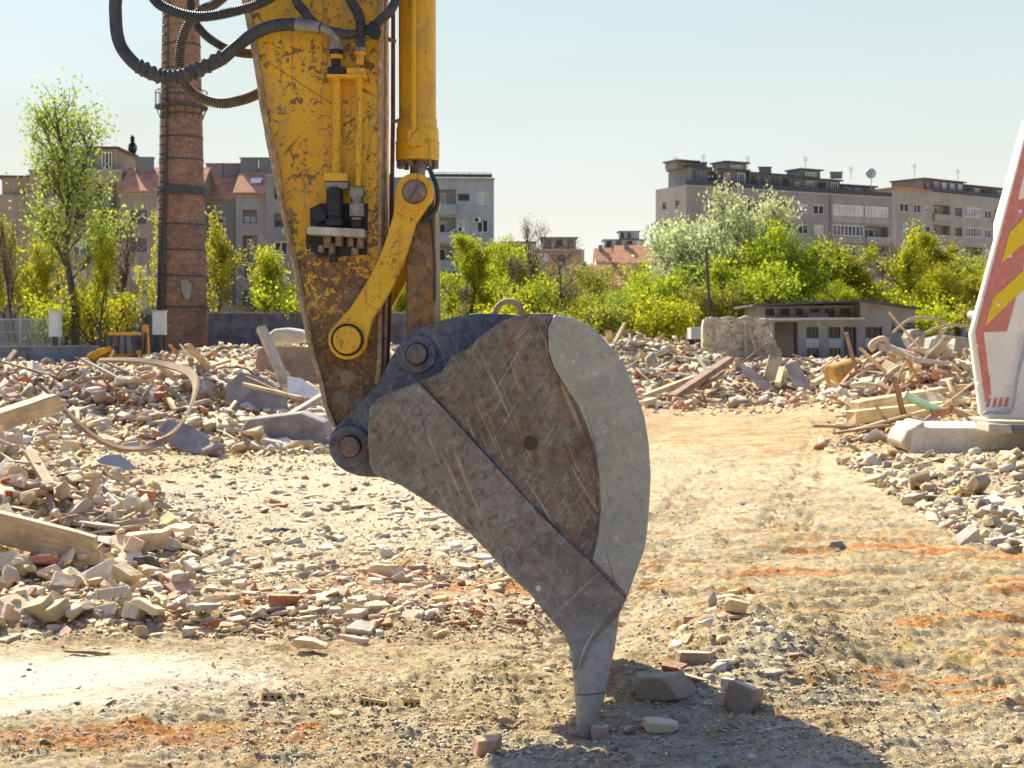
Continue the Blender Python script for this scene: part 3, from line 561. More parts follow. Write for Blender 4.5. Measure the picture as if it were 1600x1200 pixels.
# bucket link between the cylinder eye and the ears
bl = MB(); bl.prism(XZ([(634,330),(637,290),(650,272),(667,276),(677,300),(680,335),(681,560),(668,580),(650,582),(636,560),(634,420)], 6.2), 6.20, 6.26); bl.prism(XZ([(668,292),(677,300),(680,335),(681,575),(672,578),(671,400)], 6.2), 6.262, 6.54)
bl.prism(XZ([(634,330),(637,290),(650,272),(667,276),(677,300),(680,335),(681,560),(668,580),(650,582),(636,560),(634,420)], 6.2), 6.542, 6.60)
bucket_link = build('bucket_link', bl, 'link_rust', root, bevel=.008)
hs = MB(); hs.tube([P(670,262,6.2), P(682,290,6.19), P(684,315,6.19), P(676,335,6.18), P(660,345,6.17)], .010, 8, 4); hs.tube([P(672,320,6.19), P(676,360,6.19), P(679,410,6.19), P(679,470,6.19)], .006, 8, 3); build('grease_hose', hs, 'rubber', bucket_link, smooth=60)
# cylinder
YC = 6.40; cy = MB()
def cylz(mb, px, py0, py1, rpx, Y=YC, seg=36, px1=None):
    mb.tube([P(px, py0, Y), P(px if px1 is None else px1, py1, Y)], rpx * Y / F, seg)
cylz(cy, 651, -300, 190, 29, px1=652.5); cylinder = build('hydraulic_cylinder', cy, 'paint_clean', root, smooth=40)
hd = MB(); cylz(hd, 652, 186, 202, 31); cylz(hd, 652, 199, 203, 32.2); cylz(hd, 652.5, 202, 222, 33); cylz(hd, 652.5, 222, 226, 34.6); cylz(hd, 652.5, 225, 252, 34); build('cylinder_head', hd, 'paint', cylinder, smooth=40, bevel=.003)
bo = MB()
for k in range(12):
    a = 2 * math.pi * k / 12 + .2; c = P(652.5, 257, YC); bo.cyl((c[0] + .083 * math.cos(a), c[1] + .083 * math.sin(a), c[2]), .013, .034, 'Z', 6)
split('head_bolt', bo, 'pin_steel', cylinder)
rd = MB(); cylz(rd, 652.5, 250, 300, 12); cylinder_rod = build('piston_rod', rd, 'fitting', cylinder, smooth=40)
ey = MB(); c = P(648, 300, 6.11); ey.cyl((c[0], 6.40, c[2]), .078, .26, 'Y', 32); build('rod_eye', ey, 'paint_worn', cylinder_rod, smooth=40, bevel=.006)
pp = MB(); pp.tube([P(646, -300, 6.29), P(646, 190, 6.29), P(645, 203, 6.285), P(647, 212, 6.28)], .013, 12, 3); build('oil_pipe', pp, 'paint_clean', cylinder, smooth=60)
pp = MB(); pp.prism(XZ([(636,205),(639,202),(659,202),(662,205),(662,224),(658,228),(639,228),(636,224)], 6.28), 6.272, 6.30); flange = build('pipe_flange', pp, 'paint', cylinder, bevel=.003)
pp = MB()
for x, y in ((640,208),(658,208),(640,222),(658,222)): pp.cyl(P(x, y, 6.268), .007, .012, 'Y', 6)
split('flange_bolt', pp, 'paint_clean', flange)
pp = MB(); pp.tube([P(611,190,6.3), P(622,189,6.3)], .008, 8); pp.tube([P(603,60,6.3), P(618,65,6.32)], .01, 8); split('pipe_clamp', pp, 'rust_metal', cylinder)
# pipes and fittings on the stick
for (x, y0, y1, r, x1) in ((526,118,274,.020,525), (561,118,292,.0145,559)):
    t = MB(); t.tube([P(x, y0, 6.165), P(x, (y0 + y1) / 2, 6.165), P(x1, y1, 6.165)], r, 14); build('steel_pipe', t, 'paint', stick, smooth=60)
t = MB(); t.prism(XZ([(510,116),(572,116),(573,121),(511,122)], 6.13), 6.12, 6.209); t.prism(XZ([(541,106),(570,106),(570,116),(541,116)], 6.13), 6.13, 6.19); build('pipe_bracket', t, 'paint', stick, bevel=.003)
t = MB(); t.prism(XZ([(512,104),(539,104),(539,115),(512,115)], 6.13), 6.128, 6.19); t.cyl(P(525,97,6.16), .022, .05, 'Z', 6); t.cyl(P(525,83,6.16), .032, .035, 'Z', 6); build('hose_coupling', t, 'oil_black', stick, bevel=.002)
t = MB(); t.cyl(P(525,89,6.155), .030, .018, 'Z', 6); t.cyl(P(562,93,6.16), .018, .05, 'Z', 6); t.cyl(P(562,84,6.16), .028, .014, 'Z', 6); split('coupling_nut', t, 'yellow_machine', stick)
t = MB(); t.cyl(P(525,70,6.16), .036, .045, 'Z', 6); t.cyl(P(527,58,6.16), .022, .05, 'Z', 14); t.cyl(P(562,76,6.16), .026, .03, 'Z', 6); build('hose_end', t, 'fitting', stick, bevel=.002)
t = MB(); t.prism(XZ([(506,273),(510,270),(540,270),(544,273),(543,283),(506,283)], 6.13), 6.118, 6.185); split('pipe_clamp', t, 'paint', stick, bevel=.003)
t = MB(); t.prism(XZ([(506,284),(543,284),(543,294),(536,296),(530,293),(520,293),(514,296),(507,292)], 6.13), 6.122, 6.20); t.prism(XZ([(546,292),(567,292),(567,305),(563,310),(550,310),(546,305)], 6.13), 6.13, 6.20); t.prism(XZ([(546,317),(568,317),(568,338),(546,338)], 6.13), 6.128, 6.19)
t.cyl(P(557,313,6.15), .022, .05, 'Z', 12); t.cyl(P(557,342,6.15), .024, .012, 'Z', 12); build('valve_body', t, 'fitting', stick, bevel=.003)
t = MB(); t.prism(XZ([(484,326),(492,322),(500,318),(575,318),(573,398),(500,402),(486,392)], 6.2), 6.199, 6.2095); pocket = build('valve_pocket', t, 'oil_black', stick)  # flat oily plate; the recess's darkness is put into its black colour
t = MB(); t.cyl(P(523,315,6.15), .036, .12, 'Z', 20); t.cyl(P(523,338,6.15), .031, .04, 'Z', 6); t.cyl(P(523,348,6.15), .042, .03, 'Z', 20); t.cyl(P(501,337,6.17), .028, .05, 'Y', 18); t.cyl(P(556,351,6.16), .030, .03, 'Z', 12); build('valve', t, 'oil_black', stick, smooth=40)
t = MB(); t.prism(XZ([(480,357),(484,354),(570,358),(570,371),(480,366)], 6.12), 6.10, 6.208); build('valve_shelf', t, 'cream_steel', stick, bevel=.004)
t = MB()
for x, y, r, h in ((512,378,.020,.05),(530,377,.020,.045),(548,377,.016,.045),(563,379,.018,.05),(519,391,.015,.06),(555,393,.018,.03),(502,389,.014,.03)): t.cyl(P(x, y, 6.17), r, h, 'Z', 10)
split('shelf_bolt', t, 'pin_steel', stick, smooth=40)
t = MB(); t.cyl(P(521,403,6.17), .019, .035, 'Z', 10); t.box(P(481,375,6.19), (.012, .02, .08)); split('drain_plug', t, 'oil_black', stick)
# hoses
def hose(name, pts, rpx, mat, coil=None, ring=.0105, Y=6.1, cm='coil', label=None):
    pts = [p if len(p) == 3 else (p[0], p[1], Y) for p in pts]; W = [Vector(P(*p)) for p in pts]; r = rpx * Y / F
    mb = MB(); mb.tube(W, r, 14, 6); o = build('hose', mb, mat, root, smooth=60, label=label)
    if coil:
        S, _ = spline(W, [1] * len(W), 24); L = [0]
        for i in range(1, len(S)): L.append(L[-1] + (S[i] - S[i - 1]).length)
        n = int(L[-1] / ring); m2 = MB(); j = 0; pp = []; t0 = (S[1] - S[0]).normalized(); u = t0.orthogonal().normalized(); K = 9; hp = []
        for q_ in range(n * K):
            d = L[-1] * q_ / (n * K)
            while j < len(L) - 2 and L[j + 1] < d: j += 1
            f_ = (d - L[j]) / max(1e-6, L[j + 1] - L[j]); p = S[j].lerp(S[j + 1], f_); t = (S[j + 1] - S[j]).normalized(); u = (u - t * u.dot(t)).normalized(); w_ = t.cross(u)
            a = 2 * math.pi * q_ / K; hp.append(p + (u * math.cos(a) + w_ * math.sin(a)) * (r + .0025))
        m2.tube(hp, .0026, 4); build('spring_guard', m2, cm, o, smooth=60)
    return o
h1 = hose('hose', [(420,-330,6.3),(300,-250,6.1),(215,-120),(184,-20),(181,32),(187,68),(203,92),(224,109),(250,119),(281,119),(312,108),(344,94),(366,76),(398,52),(431,40),(466,38)], 10, 'rubber', label='thick smooth black hose')
sl = MB()
Wp = [P(x, y, 6.1) for x, y in [(216,103),(250,119),(281,119),(312,108),(350,88)]]; S, _ = spline([Vector(p) for p in Wp], [1] * 5, 16); rr = []
for i in range(len(S)): rr.append(.0305 + .0055 * math.sin(i * 1.35) + random.uniform(-.0015, .0025))
sl.tube(S, rr, 14); build('crumpled_sleeve', sl, 'rubber_dusty', h1, smooth=70)
f_ = MB(); f_.tube([P(462,38,6.1), P(500,43,6.1)], .028, 18); f_.tube([P(500,43,6.1), P(512,48,6.11), P(528,62,6.14)], .020, 14, 4); build('hose_ferrule', f_, 'fitting', h1, smooth=50)
hose('hose', [(300,-200,6.3),(235,-120),(222,-40),(242,0),(262,14),(292,24),(322,26),(366,18),(409,4),(455,-25),(520,-90),(560,-200)], 6.6, 'rubber', True, Y=6.0, label='coil guarded hose swinging above the others')
hose('hose', [(470,-220,6.4),(400,-60,6.3),(344,0,6.25),(314,17,6.22),(295,37,6.2),(284,65,6.2),(281,97,6.2),(288,130,6.2),(310,151,6.22),(338,161,6.25),(366,159,6.3),(402,147,6.4),(440,120,6.62),(470,60,6.75)], 7.0, 'rubber', True, Y=6.2, cm='coil_dusty', label='dusty coil guarded hose hanging lowest')
hose('hose', [(330,-200,6.35),(300,-80,6.35),(298,0,6.35),(302,28,6.35),(316,50,6.37),(340,69,6.4),(366,80,6.45),(395,84,6.62),(430,80,6.75)], 6.2, 'rubber', True, Y=6.35, label='coil guarded hose passing behind the stick')
hose('hose', [(430,-200,6.1),(452,-60),(463,0),(472,14),(486,32),(508,46),(535,53),(556,53),(578,45),(597,29),(615,8),(640,-60,6.3),(660,-200,6.3)], 7.4, 'rubber', Y=6.13, label='dark hose crossing the top of the stick')
hose('hose', [(500,-200),(530,-60),(548,0),(560,20),(564,43),(563,72)], 7, 'rubber', True, Y=6.12, label='coil guarded hose feeding the right hand coupling')
t = MB(); t.box(P(581,46,6.12), (.045, .03, .06), ry=.5); t.cyl(P(585,50,6.12), .03, .04, 'Y', 10); build('hose_clamp', t, 'oil_black', stick, bevel=.004)
# upper machine beyond the picture: boom and knuckle so the stick belongs to something
bm_ = MB(); bm_.prism([(-1.75, 3.75), (-.55, 3.75), (-.45, 4.6), (-.9, 5.1), (-3.4, 5.8), (-6.5, 4.4), (-7.2, 2.2), (-6.7, 2.0), (-6.0, 3.9), (-3.3, 5.0), (-1.6, 4.3)], 6.18, 6.63); build('boom', bm_, 'paint', root, bevel=.01)
bd = MB(); bd.box((-8.6, 6.9, 1.75), (3.4, 2.6, 1.3)); bd.box((-7.6, 5.9, 2.5), (1.5, 1.0, 1.5)); body_ = build('machine_body', bd, 'paint', root, bevel=.06)
bd = MB()
for yy in (5.7, 8.1): bd.prism([(-10.6, .15), (-10.9, .5), (-10.6, .95), (-6.6, .95), (-6.3, .5), (-6.6, .15), (-7, .0), (-10.2, .0)], yy - .3, yy + .3)
split('crawler_track', bd, 'dark_metal', root, bevel=.03)

# ------------------------------------------------------------------ rubble: chunk shapes
import bmesh
def hull(pts):
    bm = bmesh.new()
    for p in pts: bm.verts.new(p)
    r = bmesh.ops.convex_hull(bm, input=bm.verts); bmesh.ops.delete(bm, geom=[v for v in bm.verts if not v.link_faces], context='VERTS')
    bm.verts.index_update(); vs = np.array([v.co[:] for v in bm.verts]); fs = [tuple(v.index for v in f.verts) for f in bm.faces]; bm.free(); return vs, fs
def chunk_shape(kind, k):
    rr = random.Random(100 * kind + k); pts = []; d = {0: (1, .55, .40), 1: (1, .78, .62), 2: (1, .72, .17), 3: (1, .24, .14)}[kind]
    if kind == 1:                                       # irregular shard
        for _ in range(9):
            v = Vector((rr.gauss(0, 1), rr.gauss(0, 1), rr.gauss(0, 1))).normalized() * rr.uniform(.75, 1.1); pts.append(tuple(v))
    else:                                               # piece of brick or tile with one end broken off and a corner lost
        cut = rr.uniform(.25, 1); sl = rr.uniform(-.5, .5); s2 = rr.uniform(-.4, .4); lost = rr.randrange(8); i = 0
        for x in (-1, 1):
            for y in (-1, 1):
                for z in (-1, 1):
                    X = x if x < 0 else max(-.2, cut + sl * y + s2 * z)
                    if i == lost:
                        for a in range(3): v = [X, y, z]; v[a] *= rr.uniform(.1, .6); pts.append(tuple(v))
                    else: pts.append((X + rr.uniform(-.04, .04), y * rr.uniform(.93, 1), z * rr.uniform(.9, 1)))
                    i += 1
        pts.append((rr.uniform(.5, 1.0), rr.uniform(-.5, .5), rr.uniform(-.4, .4)))
    vs, fs = hull([(x * d[0] / 2, y * d[1] / 2, z * d[2] / 2) for x, y, z in pts]); return vs, fs
SHAPES = [[chunk_shape(kind, k) for k in range(9)] for kind in range(4)]
def chunk_mesh(vs, fs, sub, seed):
    """finer version of a chunk with broken edges and a rough skin, for the large ones"""
    bm = bmesh.new(); bv = [bm.verts.new(v) for v in vs]; [bm.faces.new([bv[i] for i in f]) for f in fs]
    bmesh.ops.bevel(bm, geom=list(bm.edges), offset=.022, segments=1, affect='EDGES')
    bmesh.ops.triangulate(bm, faces=bm.faces); bmesh.ops.subdivide_edges(bm, edges=[e for e in bm.edges if e.calc_length() > .22], cuts=1)
    bmesh.ops.triangulate(bm, faces=bm.faces); bmesh.ops.subdivide_edges(bm, edges=[e for e in bm.edges if e.calc_length() > .14], cuts=1)
    for v in bm.verts: v.co += Vector(mnoise.noise_vector(v.co * 3.5 + Vector((seed * 3.1, 0, 0)))) * .014 + Vector(mnoise.noise_vector(v.co * 11 + Vector((seed, 5, 0)))) * .013
    me = bpy.data.meshes.new('chunk'); bm.to_mesh(me); bm.free(); me.materials.append(M['chunk']); me.polygons.foreach_set('use_smooth', [True] * len(me.polygons)); me.set_sharp_from_angle(angle=R(9)); return me
CM = [[chunk_mesh(v, f, 2, 9 * a + b) for b, (v, f) in enumerate(row)] for a, row in enumerate(SHAPES)]
CLS = {'pale': [(.66, .52, .31), (.58, .44, .25), (.74, .62, .42), (.50, .38, .23), (.64, .50, .33), (.70, .53, .40), (.66, .51, .25), (.60, .56, .48)], 'grey': [(.42, .38, .33), (.50, .45, .38), (.34, .32, .31)],
       'brown': [(.36, .27, .19), (.42, .31, .21), (.30, .22, .17)], 'red': [(.44, .17, .095), (.52, .24, .15), (.56, .30, .21), (.48, .14, .05)], 'yellow': [(.66, .44, .14), (.60, .42, .17)], 'dark': [(.10, .10, .11), (.14, .12, .11), (.09, .11, .15)]}
def poly_samples(poly, n):
    xs = [p[0] for p in poly]; ys = [p[1] for p in poly]; out = np.zeros((0, 2))
    while len(out) < n:
        q_ = rng.uniform((min(xs), min(ys)), (max(xs), max(ys)), (n * 3, 2)); ins = np.zeros(len(q_), bool); j = len(poly) - 1
        for i in range(len(poly)):
            (x1, y1), (x2, y2) = poly[i], poly[j]
            with np.errstate(divide='ignore', invalid='ignore'): c = ((y1 > q_[:, 1]) != (y2 > q_[:, 1])) & (q_[:, 0] < (x2 - x1) * (q_[:, 1] - y1) / (y2 - y1) + x1)
            ins ^= c; j = i
        out = np.vstack([out, q_[ins]])
    return out[:n]
MIX0 = (('pale', .67), ('grey', .09), ('brown', .12), ('red', .07), ('yellow', .03), ('dark', .02)); MIXR = (('pale', .30), ('grey', .04), ('brown', .14), ('red', .44), ('yellow', .08)); MIXD = (('pale', .34), ('grey', .22), ('brown', .24), ('red', .12), ('yellow', .02), ('dark', .06))
MIXG = (('pale', .62), ('grey', .08), ('brown', .26), ('red', .03), ('yellow', .01))
REG = [  # polygon in photo pixels, number, smallest and largest size (m), colours, pile-up, region words
    ([(-60,690),(150,700),(230,760),(310,860),(330,970),(-60,985)], 1300, .04, .27, MIX0, .10, 'on the left heap'),
    ([(150,720),(640,740),(760,850),(820,930),(620,980),(300,1000),(-40,1000)], 3600, .018, .17, MIX0, .02, 'in the dusty clearing'),
    ([(-40,560),(520,560),(530,715),(250,715),(-40,705)], 3600, .045, .36, MIX0, .10, 'in the back heap'),
    ([(250,930),(560,900),(830,870),(860,970),(560,1000),(300,1000)], 420, .02, .15, MIXR, .02, 'in the brick band'),
    ([(250,730),(640,740),(800,880),(560,960),(250,900)], 900, .03, .14, MIX0, .01, 'in the clearing middle'),
    ([(600,640),(840,700),(860,900),(700,900),(560,740)], 200, .04, .16, MIX0, .02, 'behind the bucket'),
    ([(-30,1000),(900,985),(900,1200),(-30,1200)], 240, .015, .065, MIX0, 0, 'on the trodden ground'),
    ([(380,1080),(700,1080),(700,1125),(380,1125)], 60, .02, .07, (('yellow', .6), ('pale', .3), ('red', .1)), 0, 'by the yellow bricks'),
    ([(1270,700),(1330,640),(1640,600),(1640,880),(1500,850),(1380,770)], 1700, .03, .27, MIX0, .07, 'in the right heap'),
    ([(960,590),(1000,565),(1560,560),(1560,640),(990,640)], 1900, .06, .5, MIXD, .12, 'before the shed'),
    ([(-40,562),(330,562),(420,600),(250,640),(-40,650)], 1100, .07, .4, (('brown', .5), ('pale', .2), ('red', .2), ('grey', .1)), .2, 'among far brown debris'),
    ([(930,520),(1110,515),(1110,590),(960,590)], 900, .12, .55, MIXD, .15, 'in the far heap'),
    ([(1200,535),(1540,510),(1540,580),(1200,590)], 700, .12, .5, MIXD, .15, 'below the shed'),
    ([(200,520),(520,520),(520,575),(-20,575),(-20,555)], 900, .12, .55, MIXD, .12, 'before the dark wall'),
    ([(1030,925),(1180,915),(1290,1060),(1220,1095),(1000,1075),(1060,1000)], 330, .02, .12, MIX0, .02, 'on the small ridge'),
    ([(930,1080),(1330,1090),(1330,1190),(740,1190),(760,1110)], 200, .012, .055, MIX0, 0, 'in the bucket shadow'),
    ([(1000,640),(1280,650),(1400,800),(1600,880),(1600,1200),(1350,1200),(1250,1050),(1100,900),(1000,900)], 650, .012, .055, (('pale', .6), ('grey', .12), ('brown', .1), ('red', .13), ('yellow', .05)), 0, 'on the worked ground'),
]
CH = []
for ri, (poly, n, s0, s1, mixc, pile, words) in enumerate(REG):
    pp = poly_samples(poly, n); X, Y = hit(pp[:, 0], pp[:, 1]); ok = ~np.isnan(Y); X, Y = X[ok], Y[ok]; Z = HH(X, Y, False)
    sz = s0 * (s1 / s0) ** (rng.random(len(X)) ** 2.1)
    for x, y, z, s in zip(X, Y, Z, sz):
        if 6.0 < x < 11 and 18.2 < y < 20.4: continue
        r = random.random(); acc = 0
        for cls, wgt in mixc:
            acc += wgt
            if r <= acc: break
        kind = random.choices((0, 1, 2, 3), (5, 3.4, 3, 3 if cls == 'brown' else 1.0))[0]
        CH.append([x, y, z + s * (.10 if pile > .03 else .04) + random.random() ** 2 * pile, s, kind, random.randrange(9), cls, random.choice(CLS[cls]), ri])
def rot_rand(flat):
    return (Matrix.Rotation(random.uniform(0, 6.283), 3, 'Z') @ Matrix.Rotation(random.gauss(0, flat), 3, 'X') @ Matrix.Rotation(random.gauss(0, flat), 3, 'Y'))
CH.sort(key=lambda c: -c[3] / c[1])
NAME = {'pale': 'masonry_chunk', 'grey': 'concrete_chunk', 'brown': 'masonry_chunk', 'red': 'brick_chunk', 'yellow': 'brick_chunk', 'dark': 'debris_piece'}
TXT = {'pale': 'pale masonry lump', 'grey': 'grey concrete lump', 'brown': 'brownish mortar lump', 'red': 'reddish brick piece', 'yellow': 'yellow brick piece', 'dark': 'dark debris piece'}
GRP = {'pale': 'dusty masonry lumps', 'grey': 'grey concrete lumps', 'brown': 'brownish mortar lumps', 'red': 'red brick lumps', 'yellow': 'yellow brick lumps', 'dark': 'dark debris pieces'}
SZW = lambda s, y: 'large ' if s / y > .016 else ''
NIND = 560
cnt = {}
rest = []
for c in CH:
    x, y, z, s, kind, k, cls, colr, ri = c
    nm = NAME[cls]
    if cnt.get(nm, 0) >= 285 or sum(cnt.values()) >= NIND: rest.append(c); continue
    cnt[nm] = cnt.get(nm, 0) + 1
    o = bpy.data.objects.new(nm, CM[kind][k]); COL.objects.link(o); v = random.uniform(.88, 1.1)
    o.color = (colr[0] * v, colr[1] * v, colr[2] * v, 1)
    o.location = (x, y, z); o.scale = (s * random.uniform(.85, 1.2), s * random.uniform(.8, 1.15), s * random.uniform(.8, 1.3)); o.rotation_euler = rot_rand(.35 if REG[ri][5] > .03 else .18).to_euler()
    szw = 'large' if s > REG[ri][3] * .72 else ('middling' if s > REG[ri][3] * .45 else 'small')
    if abs(s / y) > .02: szw = 'big' if szw == 'large' else szw
    lab = szw + ' ' + ('squared', 'rounded', 'flat', 'elongated')[kind] + ' ' + TXT[cls] + ' ' + REG[ri][6]
    tag(o, lab, 'rubble', szw + ' ' + ('squared', 'rounded', 'flat', 'elongated')[kind] + ' ' + GRP[cls] + ' ' + REG[ri][6])
def scatter_mesh(name, items, mat):
    V, Fq, T, off = [], [], [], 0
    loops = []; starts = []; tot = 0; cols = []
    for (x, y, z, s, kind, k, colr, fl) in items:
        vs, fs = SHAPES[kind][k]; m = np.array(rot_rand(fl)) * s; V.append(vs @ m.T + (x, y, z))
        for f in fs: loops += [i + off for i in f]; starts.append(tot); tot += len(f)
        cols += [colr] * len(vs); off += len(vs)
    V = np.vstack(V); me = bpy.data.meshes.new(name); me.vertices.add(len(V)); me.vertices.foreach_set('co', V.astype(np.float32).ravel())
    me.loops.add(tot); me.loops.foreach_set('vertex_index', np.array(loops, np.int32)); me.polygons.add(len(starts)); me.polygons.foreach_set('loop_start', np.array(starts, np.int32)); me.update(calc_edges=True)
    a = me.attributes.new('tint', 'FLOAT_COLOR', 'POINT'); cc = np.ones((len(V), 4), np.float32); cc[:, :3] = np.array(cols); a.data.foreach_set('color', cc.ravel())
    me.materials.append(M[mat]); o = bpy.data.objects.new(name, me); COL.objects.link(o); return o
def vary(c): v = random.uniform(.8, 1.12); return (c[0] * v, c[1] * v, c[2] * v)
items = [(x, y, z, s, kind, k, vary(colr), .4 if REG[ri][5] > .03 else .2) for x, y, z, s, kind, k, cls, colr, ri in rest]
# hidden backs and flanks of the heaps, seen from a step aside
for cx, cy, rx, ry, hh, ro in HEAPS:
    if hh > .3:
        for _ in range(380):
            a = random.uniform(0, 6.283); d = random.random() ** .5 * 1.15; x = cx + rx * d * math.cos(a); y = cy + ry * d * math.sin(a)
            s = random.uniform(.05, .22) * (1 + cy / 60); cl = random.choices(('pale', 'grey', 'brown', 'red'), (.6, .14, .16, .1))[0]; items.append((x, y, None, s, random.choice((0, 0, 1, 2)), random.randrange(9), vary(random.choice(CLS[cl])), .5))
need = [i for i, t in enumerate(items) if t[2] is None]; zz = HH(np.array([items[i][0] for i in need]), np.array([items[i][1] for i in need]), False)
for i, z in zip(need, zz): t = items[i]; items[i] = (t[0], t[1], float(z) + t[3] * .1) + t[3:]
spl = []
WC = [(.40, .27, .14), (.22, .14, .08), (.50, .38, .22), (.30, .24, .18), (.36, .17, .07)]
for poly, n, a_, b_ in (([(-40,562),(420,565),(520,600),(500,660),(-40,680)], 1500, .15, .7), ([(990,570),(1540,560),(1540,635),(990,635)], 1500, .2, .9), ([(1310,560),(1600,560),(1600,700),(1300,690)], 500, .12, .5), ([(-30,690),(150,700),(330,860),(-30,970)], 260, .06, .26), ([(240,720),(900,760),(900,1000),(240,1000)], 350, .03, .16), ([(940,525),(1540,525),(1540,570),(940,570)], 700, .3, 1.3)):
    pp = poly_samples(poly, n); X, Y = hit(pp[:, 0], pp[:, 1]); ok = ~np.isnan(Y); X, Y = X[ok], Y[ok]; Z = HH(X, Y, False)
    for x, y, z in zip(X, Y, Z):
        s = a_ * (b_ / a_) ** (random.random() ** 1.6); spl.append((x, y, z + random.random() * .12 * min(1, s), s, 3, random.randrange(9), vary(random.choice(WC)), .45))
SH3 = SHAPES[3]; SHAPES[3] = [(v * np.array([1, .45, .5]), f) for v, f in SH3]
tag(scatter_mesh('splinters', spl, 'chunk_stuff'), 'splintered wood and laths mixed into the rubble heaps', 'splinters', None, 'stuff'); SHAPES[3] = SH3
tag(scatter_mesh('rubble', items, 'chunk_stuff'), 'loose broken brick and mortar covering the heaps', 'rubble', None, 'stuff')
# gravel and crumbs
gr = []
for poly, n, a, b_, mixc in (([(-40,700),(900,720),(900,1200),(-40,1200)], 6000, .004, .026, MIX0), ([(200,710),(700,730),(840,900),(840,1000),(-40,1000)], 9000, .008, .035, MIX0), ([(900,1000),(1640,800),(1640,1200),(700,1200)], 5000, .003, .018, MIX0), ([(1000,640),(1640,640),(1640,1200),(1000,1200)], 5000, .004, .022, (('pale', .6), ('grey', .1), ('brown', .14), ('red', .13), ('yellow', .03))),
                           ([(-40,560),(530,560),(530,740),(-40,760)], 6000, .02, .09, MIX0), ([(250,900),(860,860),(860,980),(300,1010)], 2600, .008, .04, MIXR), ([(1270,640),(1640,600),(1640,880),(1380,780)], 3600, .015, .07, MIX0), ([(960,560),(1560,550),(1560,650),(960,650)], 3500, .03, .12, MIXD),
                           ([(1020,900),(1320,940),(1340,1120),(960,1060)], 2500, .005, .03, MIX0), ([(620,1140),(940,1110),(980,1200),(620,1200)], 900, .005, .03, MIX0), ([(-40,990),(1640,900),(1640,1200),(-40,1200)], 15000, .004, .013, MIXG), ([(380,1080),(800,1060),(860,1200),(380,1200)], 3000, .006, .022, MIXG), ([(940,1050),(1400,1060),(1400,1200),(900,1200)], 3500, .005, .02, MIXG),
                           ([(1180,940),(1480,940),(1480,1010),(1180,1000)], 500, .005, .025, MIXR), ([(30,1155),(480,1150),(480,1185),(30,1185)], 900, .003, .014, (('red', .9), ('yellow', .1)))):
    pp = poly_samples(poly, n); X, Y = hit(pp[:, 0], pp[:, 1]); ok = ~np.isnan(Y); X, Y = X[ok], Y[ok]; Z = HH(X, Y); sz = a * (b_ / a) ** (rng.random(len(X)) ** 2)
    for x, y, z, s in zip(X, Y, Z, sz):
        if ((x + 2.7) / 1.3) ** 2 + ((y - 6.8) / .75) ** 2 < .9 and random.random() < .93: continue
        cls = random.choices([m_[0] for m_ in mixc], [m_[1] for m_ in mixc])[0]; gr.append((x, y, z + s * .12, s, random.choice((0, 1, 1, 2)), random.randrange(9), vary(random.choice(CLS[cls])), .5))
tag(scatter_mesh('gravel', gr, 'chunk_stuff'), 'crumbs of brick and stone strewn over the dusty ground', 'gravel', None, 'stuff')

# single stones one can point at
def stone(px, py, wpx, label, cls, kind=0, k=0, sc=(1, 1, 1), rot=(0, 0, 0), lift=.15, mat=None, name=None, colr=None):
    X, Y = hit([px], [py]); X, Y = float(X[0]), float(Y[0]); s = wpx * Y / F
    o = bpy.data.objects.new(name or NAME[cls], CM[kind][k].copy() if mat else CM[kind][k]); COL.objects.link(o)
    if mat: o.data.materials[0] = M[mat]
    o.color = tuple(colr or CLS[cls][0]) + (1,); o.location = (X, Y, hz(X, Y) + s * lift); o.scale = tuple(s * a for a in sc); o.rotation_euler = tuple(R(a) for a in rot)
    return tag(o, label, 'rubble')
stone(766,1180,52,'orange brick lump with a pale face at the bottom edge left of the bucket tooth','red',0,1,(1,.9,1.5),(8,5,25),.25,colr=(.62,.34,.22))
stone(1030,1092,72,'large brown block lying in the shadow right of the bucket tooth','brown',0,2,(1,.9,1.3),(4,-4,-12),.22)
stone(1163,1108,62,'square dark block standing in the shadow, farther right of the tooth','brown',0,4,(.9,1.3,1.9),(12,10,60),.22)
stone(938,1157,28,'small squared brick piece touching the point of the bucket tooth','brown',0,4,(1,.9,1.9),(5,0,5),.25,colr=(.50,.34,.24))
stone(1035,1145,58,'flat pale stone lying in the shadow with its top catching the sun','pale',2,5,(1,.8,1.6),(3,6,10),.12)
stone(985,1148,36,'dark rounded lump between the tooth and the flat pale stone','brown',1,6,(1,.9,.8),(0,0,40),.15)
stone(790,1140,36,'dull stone in the left corner of the bucket shadow','brown',1,1,(1,.9,.8),(0,10,0),.18)
stone(1152,978,38,'yellowish squared stone on top of the small ridge','pale',0,7,(1,.8,1.3),(0,8,-15),.25,colr=(.66,.52,.28))
stone(1101,1015,36,'upright pale wedge on the small ridge','grey',1,0,(.8,.6,1.7),(15,20,0),.4,colr=(.6,.56,.5))
stone(1110,968,34,'pointed grey wedge leaning at the top of the small ridge','grey',1,4,(.8,.6,1.6),(0,-25,20),.35)
stone(1088,1040,64,'long brown stone half buried at the edge of the shadow','brown',0,6,(1,.6,.9),(0,5,15),.15)
stone(1140,938,44,'flat beige stone at the far end of the small ridge','pale',0,3,(1,.7,.9),(0,-6,10),.2)
stone(1312,862,40,'lone dark grey lump on the worked ground at the right','grey',1,8,(1,.8,.8),(10,0,30),.2,colr=(.25,.25,.27))
stone(361,985,44,'rounded tan stone below the brick band at left','brown',1,2,(1,.8,1.2),(0,15,20),.08,colr=(.56,.42,.22))
stone(284,985,20,'small dark stone standing beside the rounded tan one','brown',1,5,(1,.8,1.5),(0,0,0),.3)
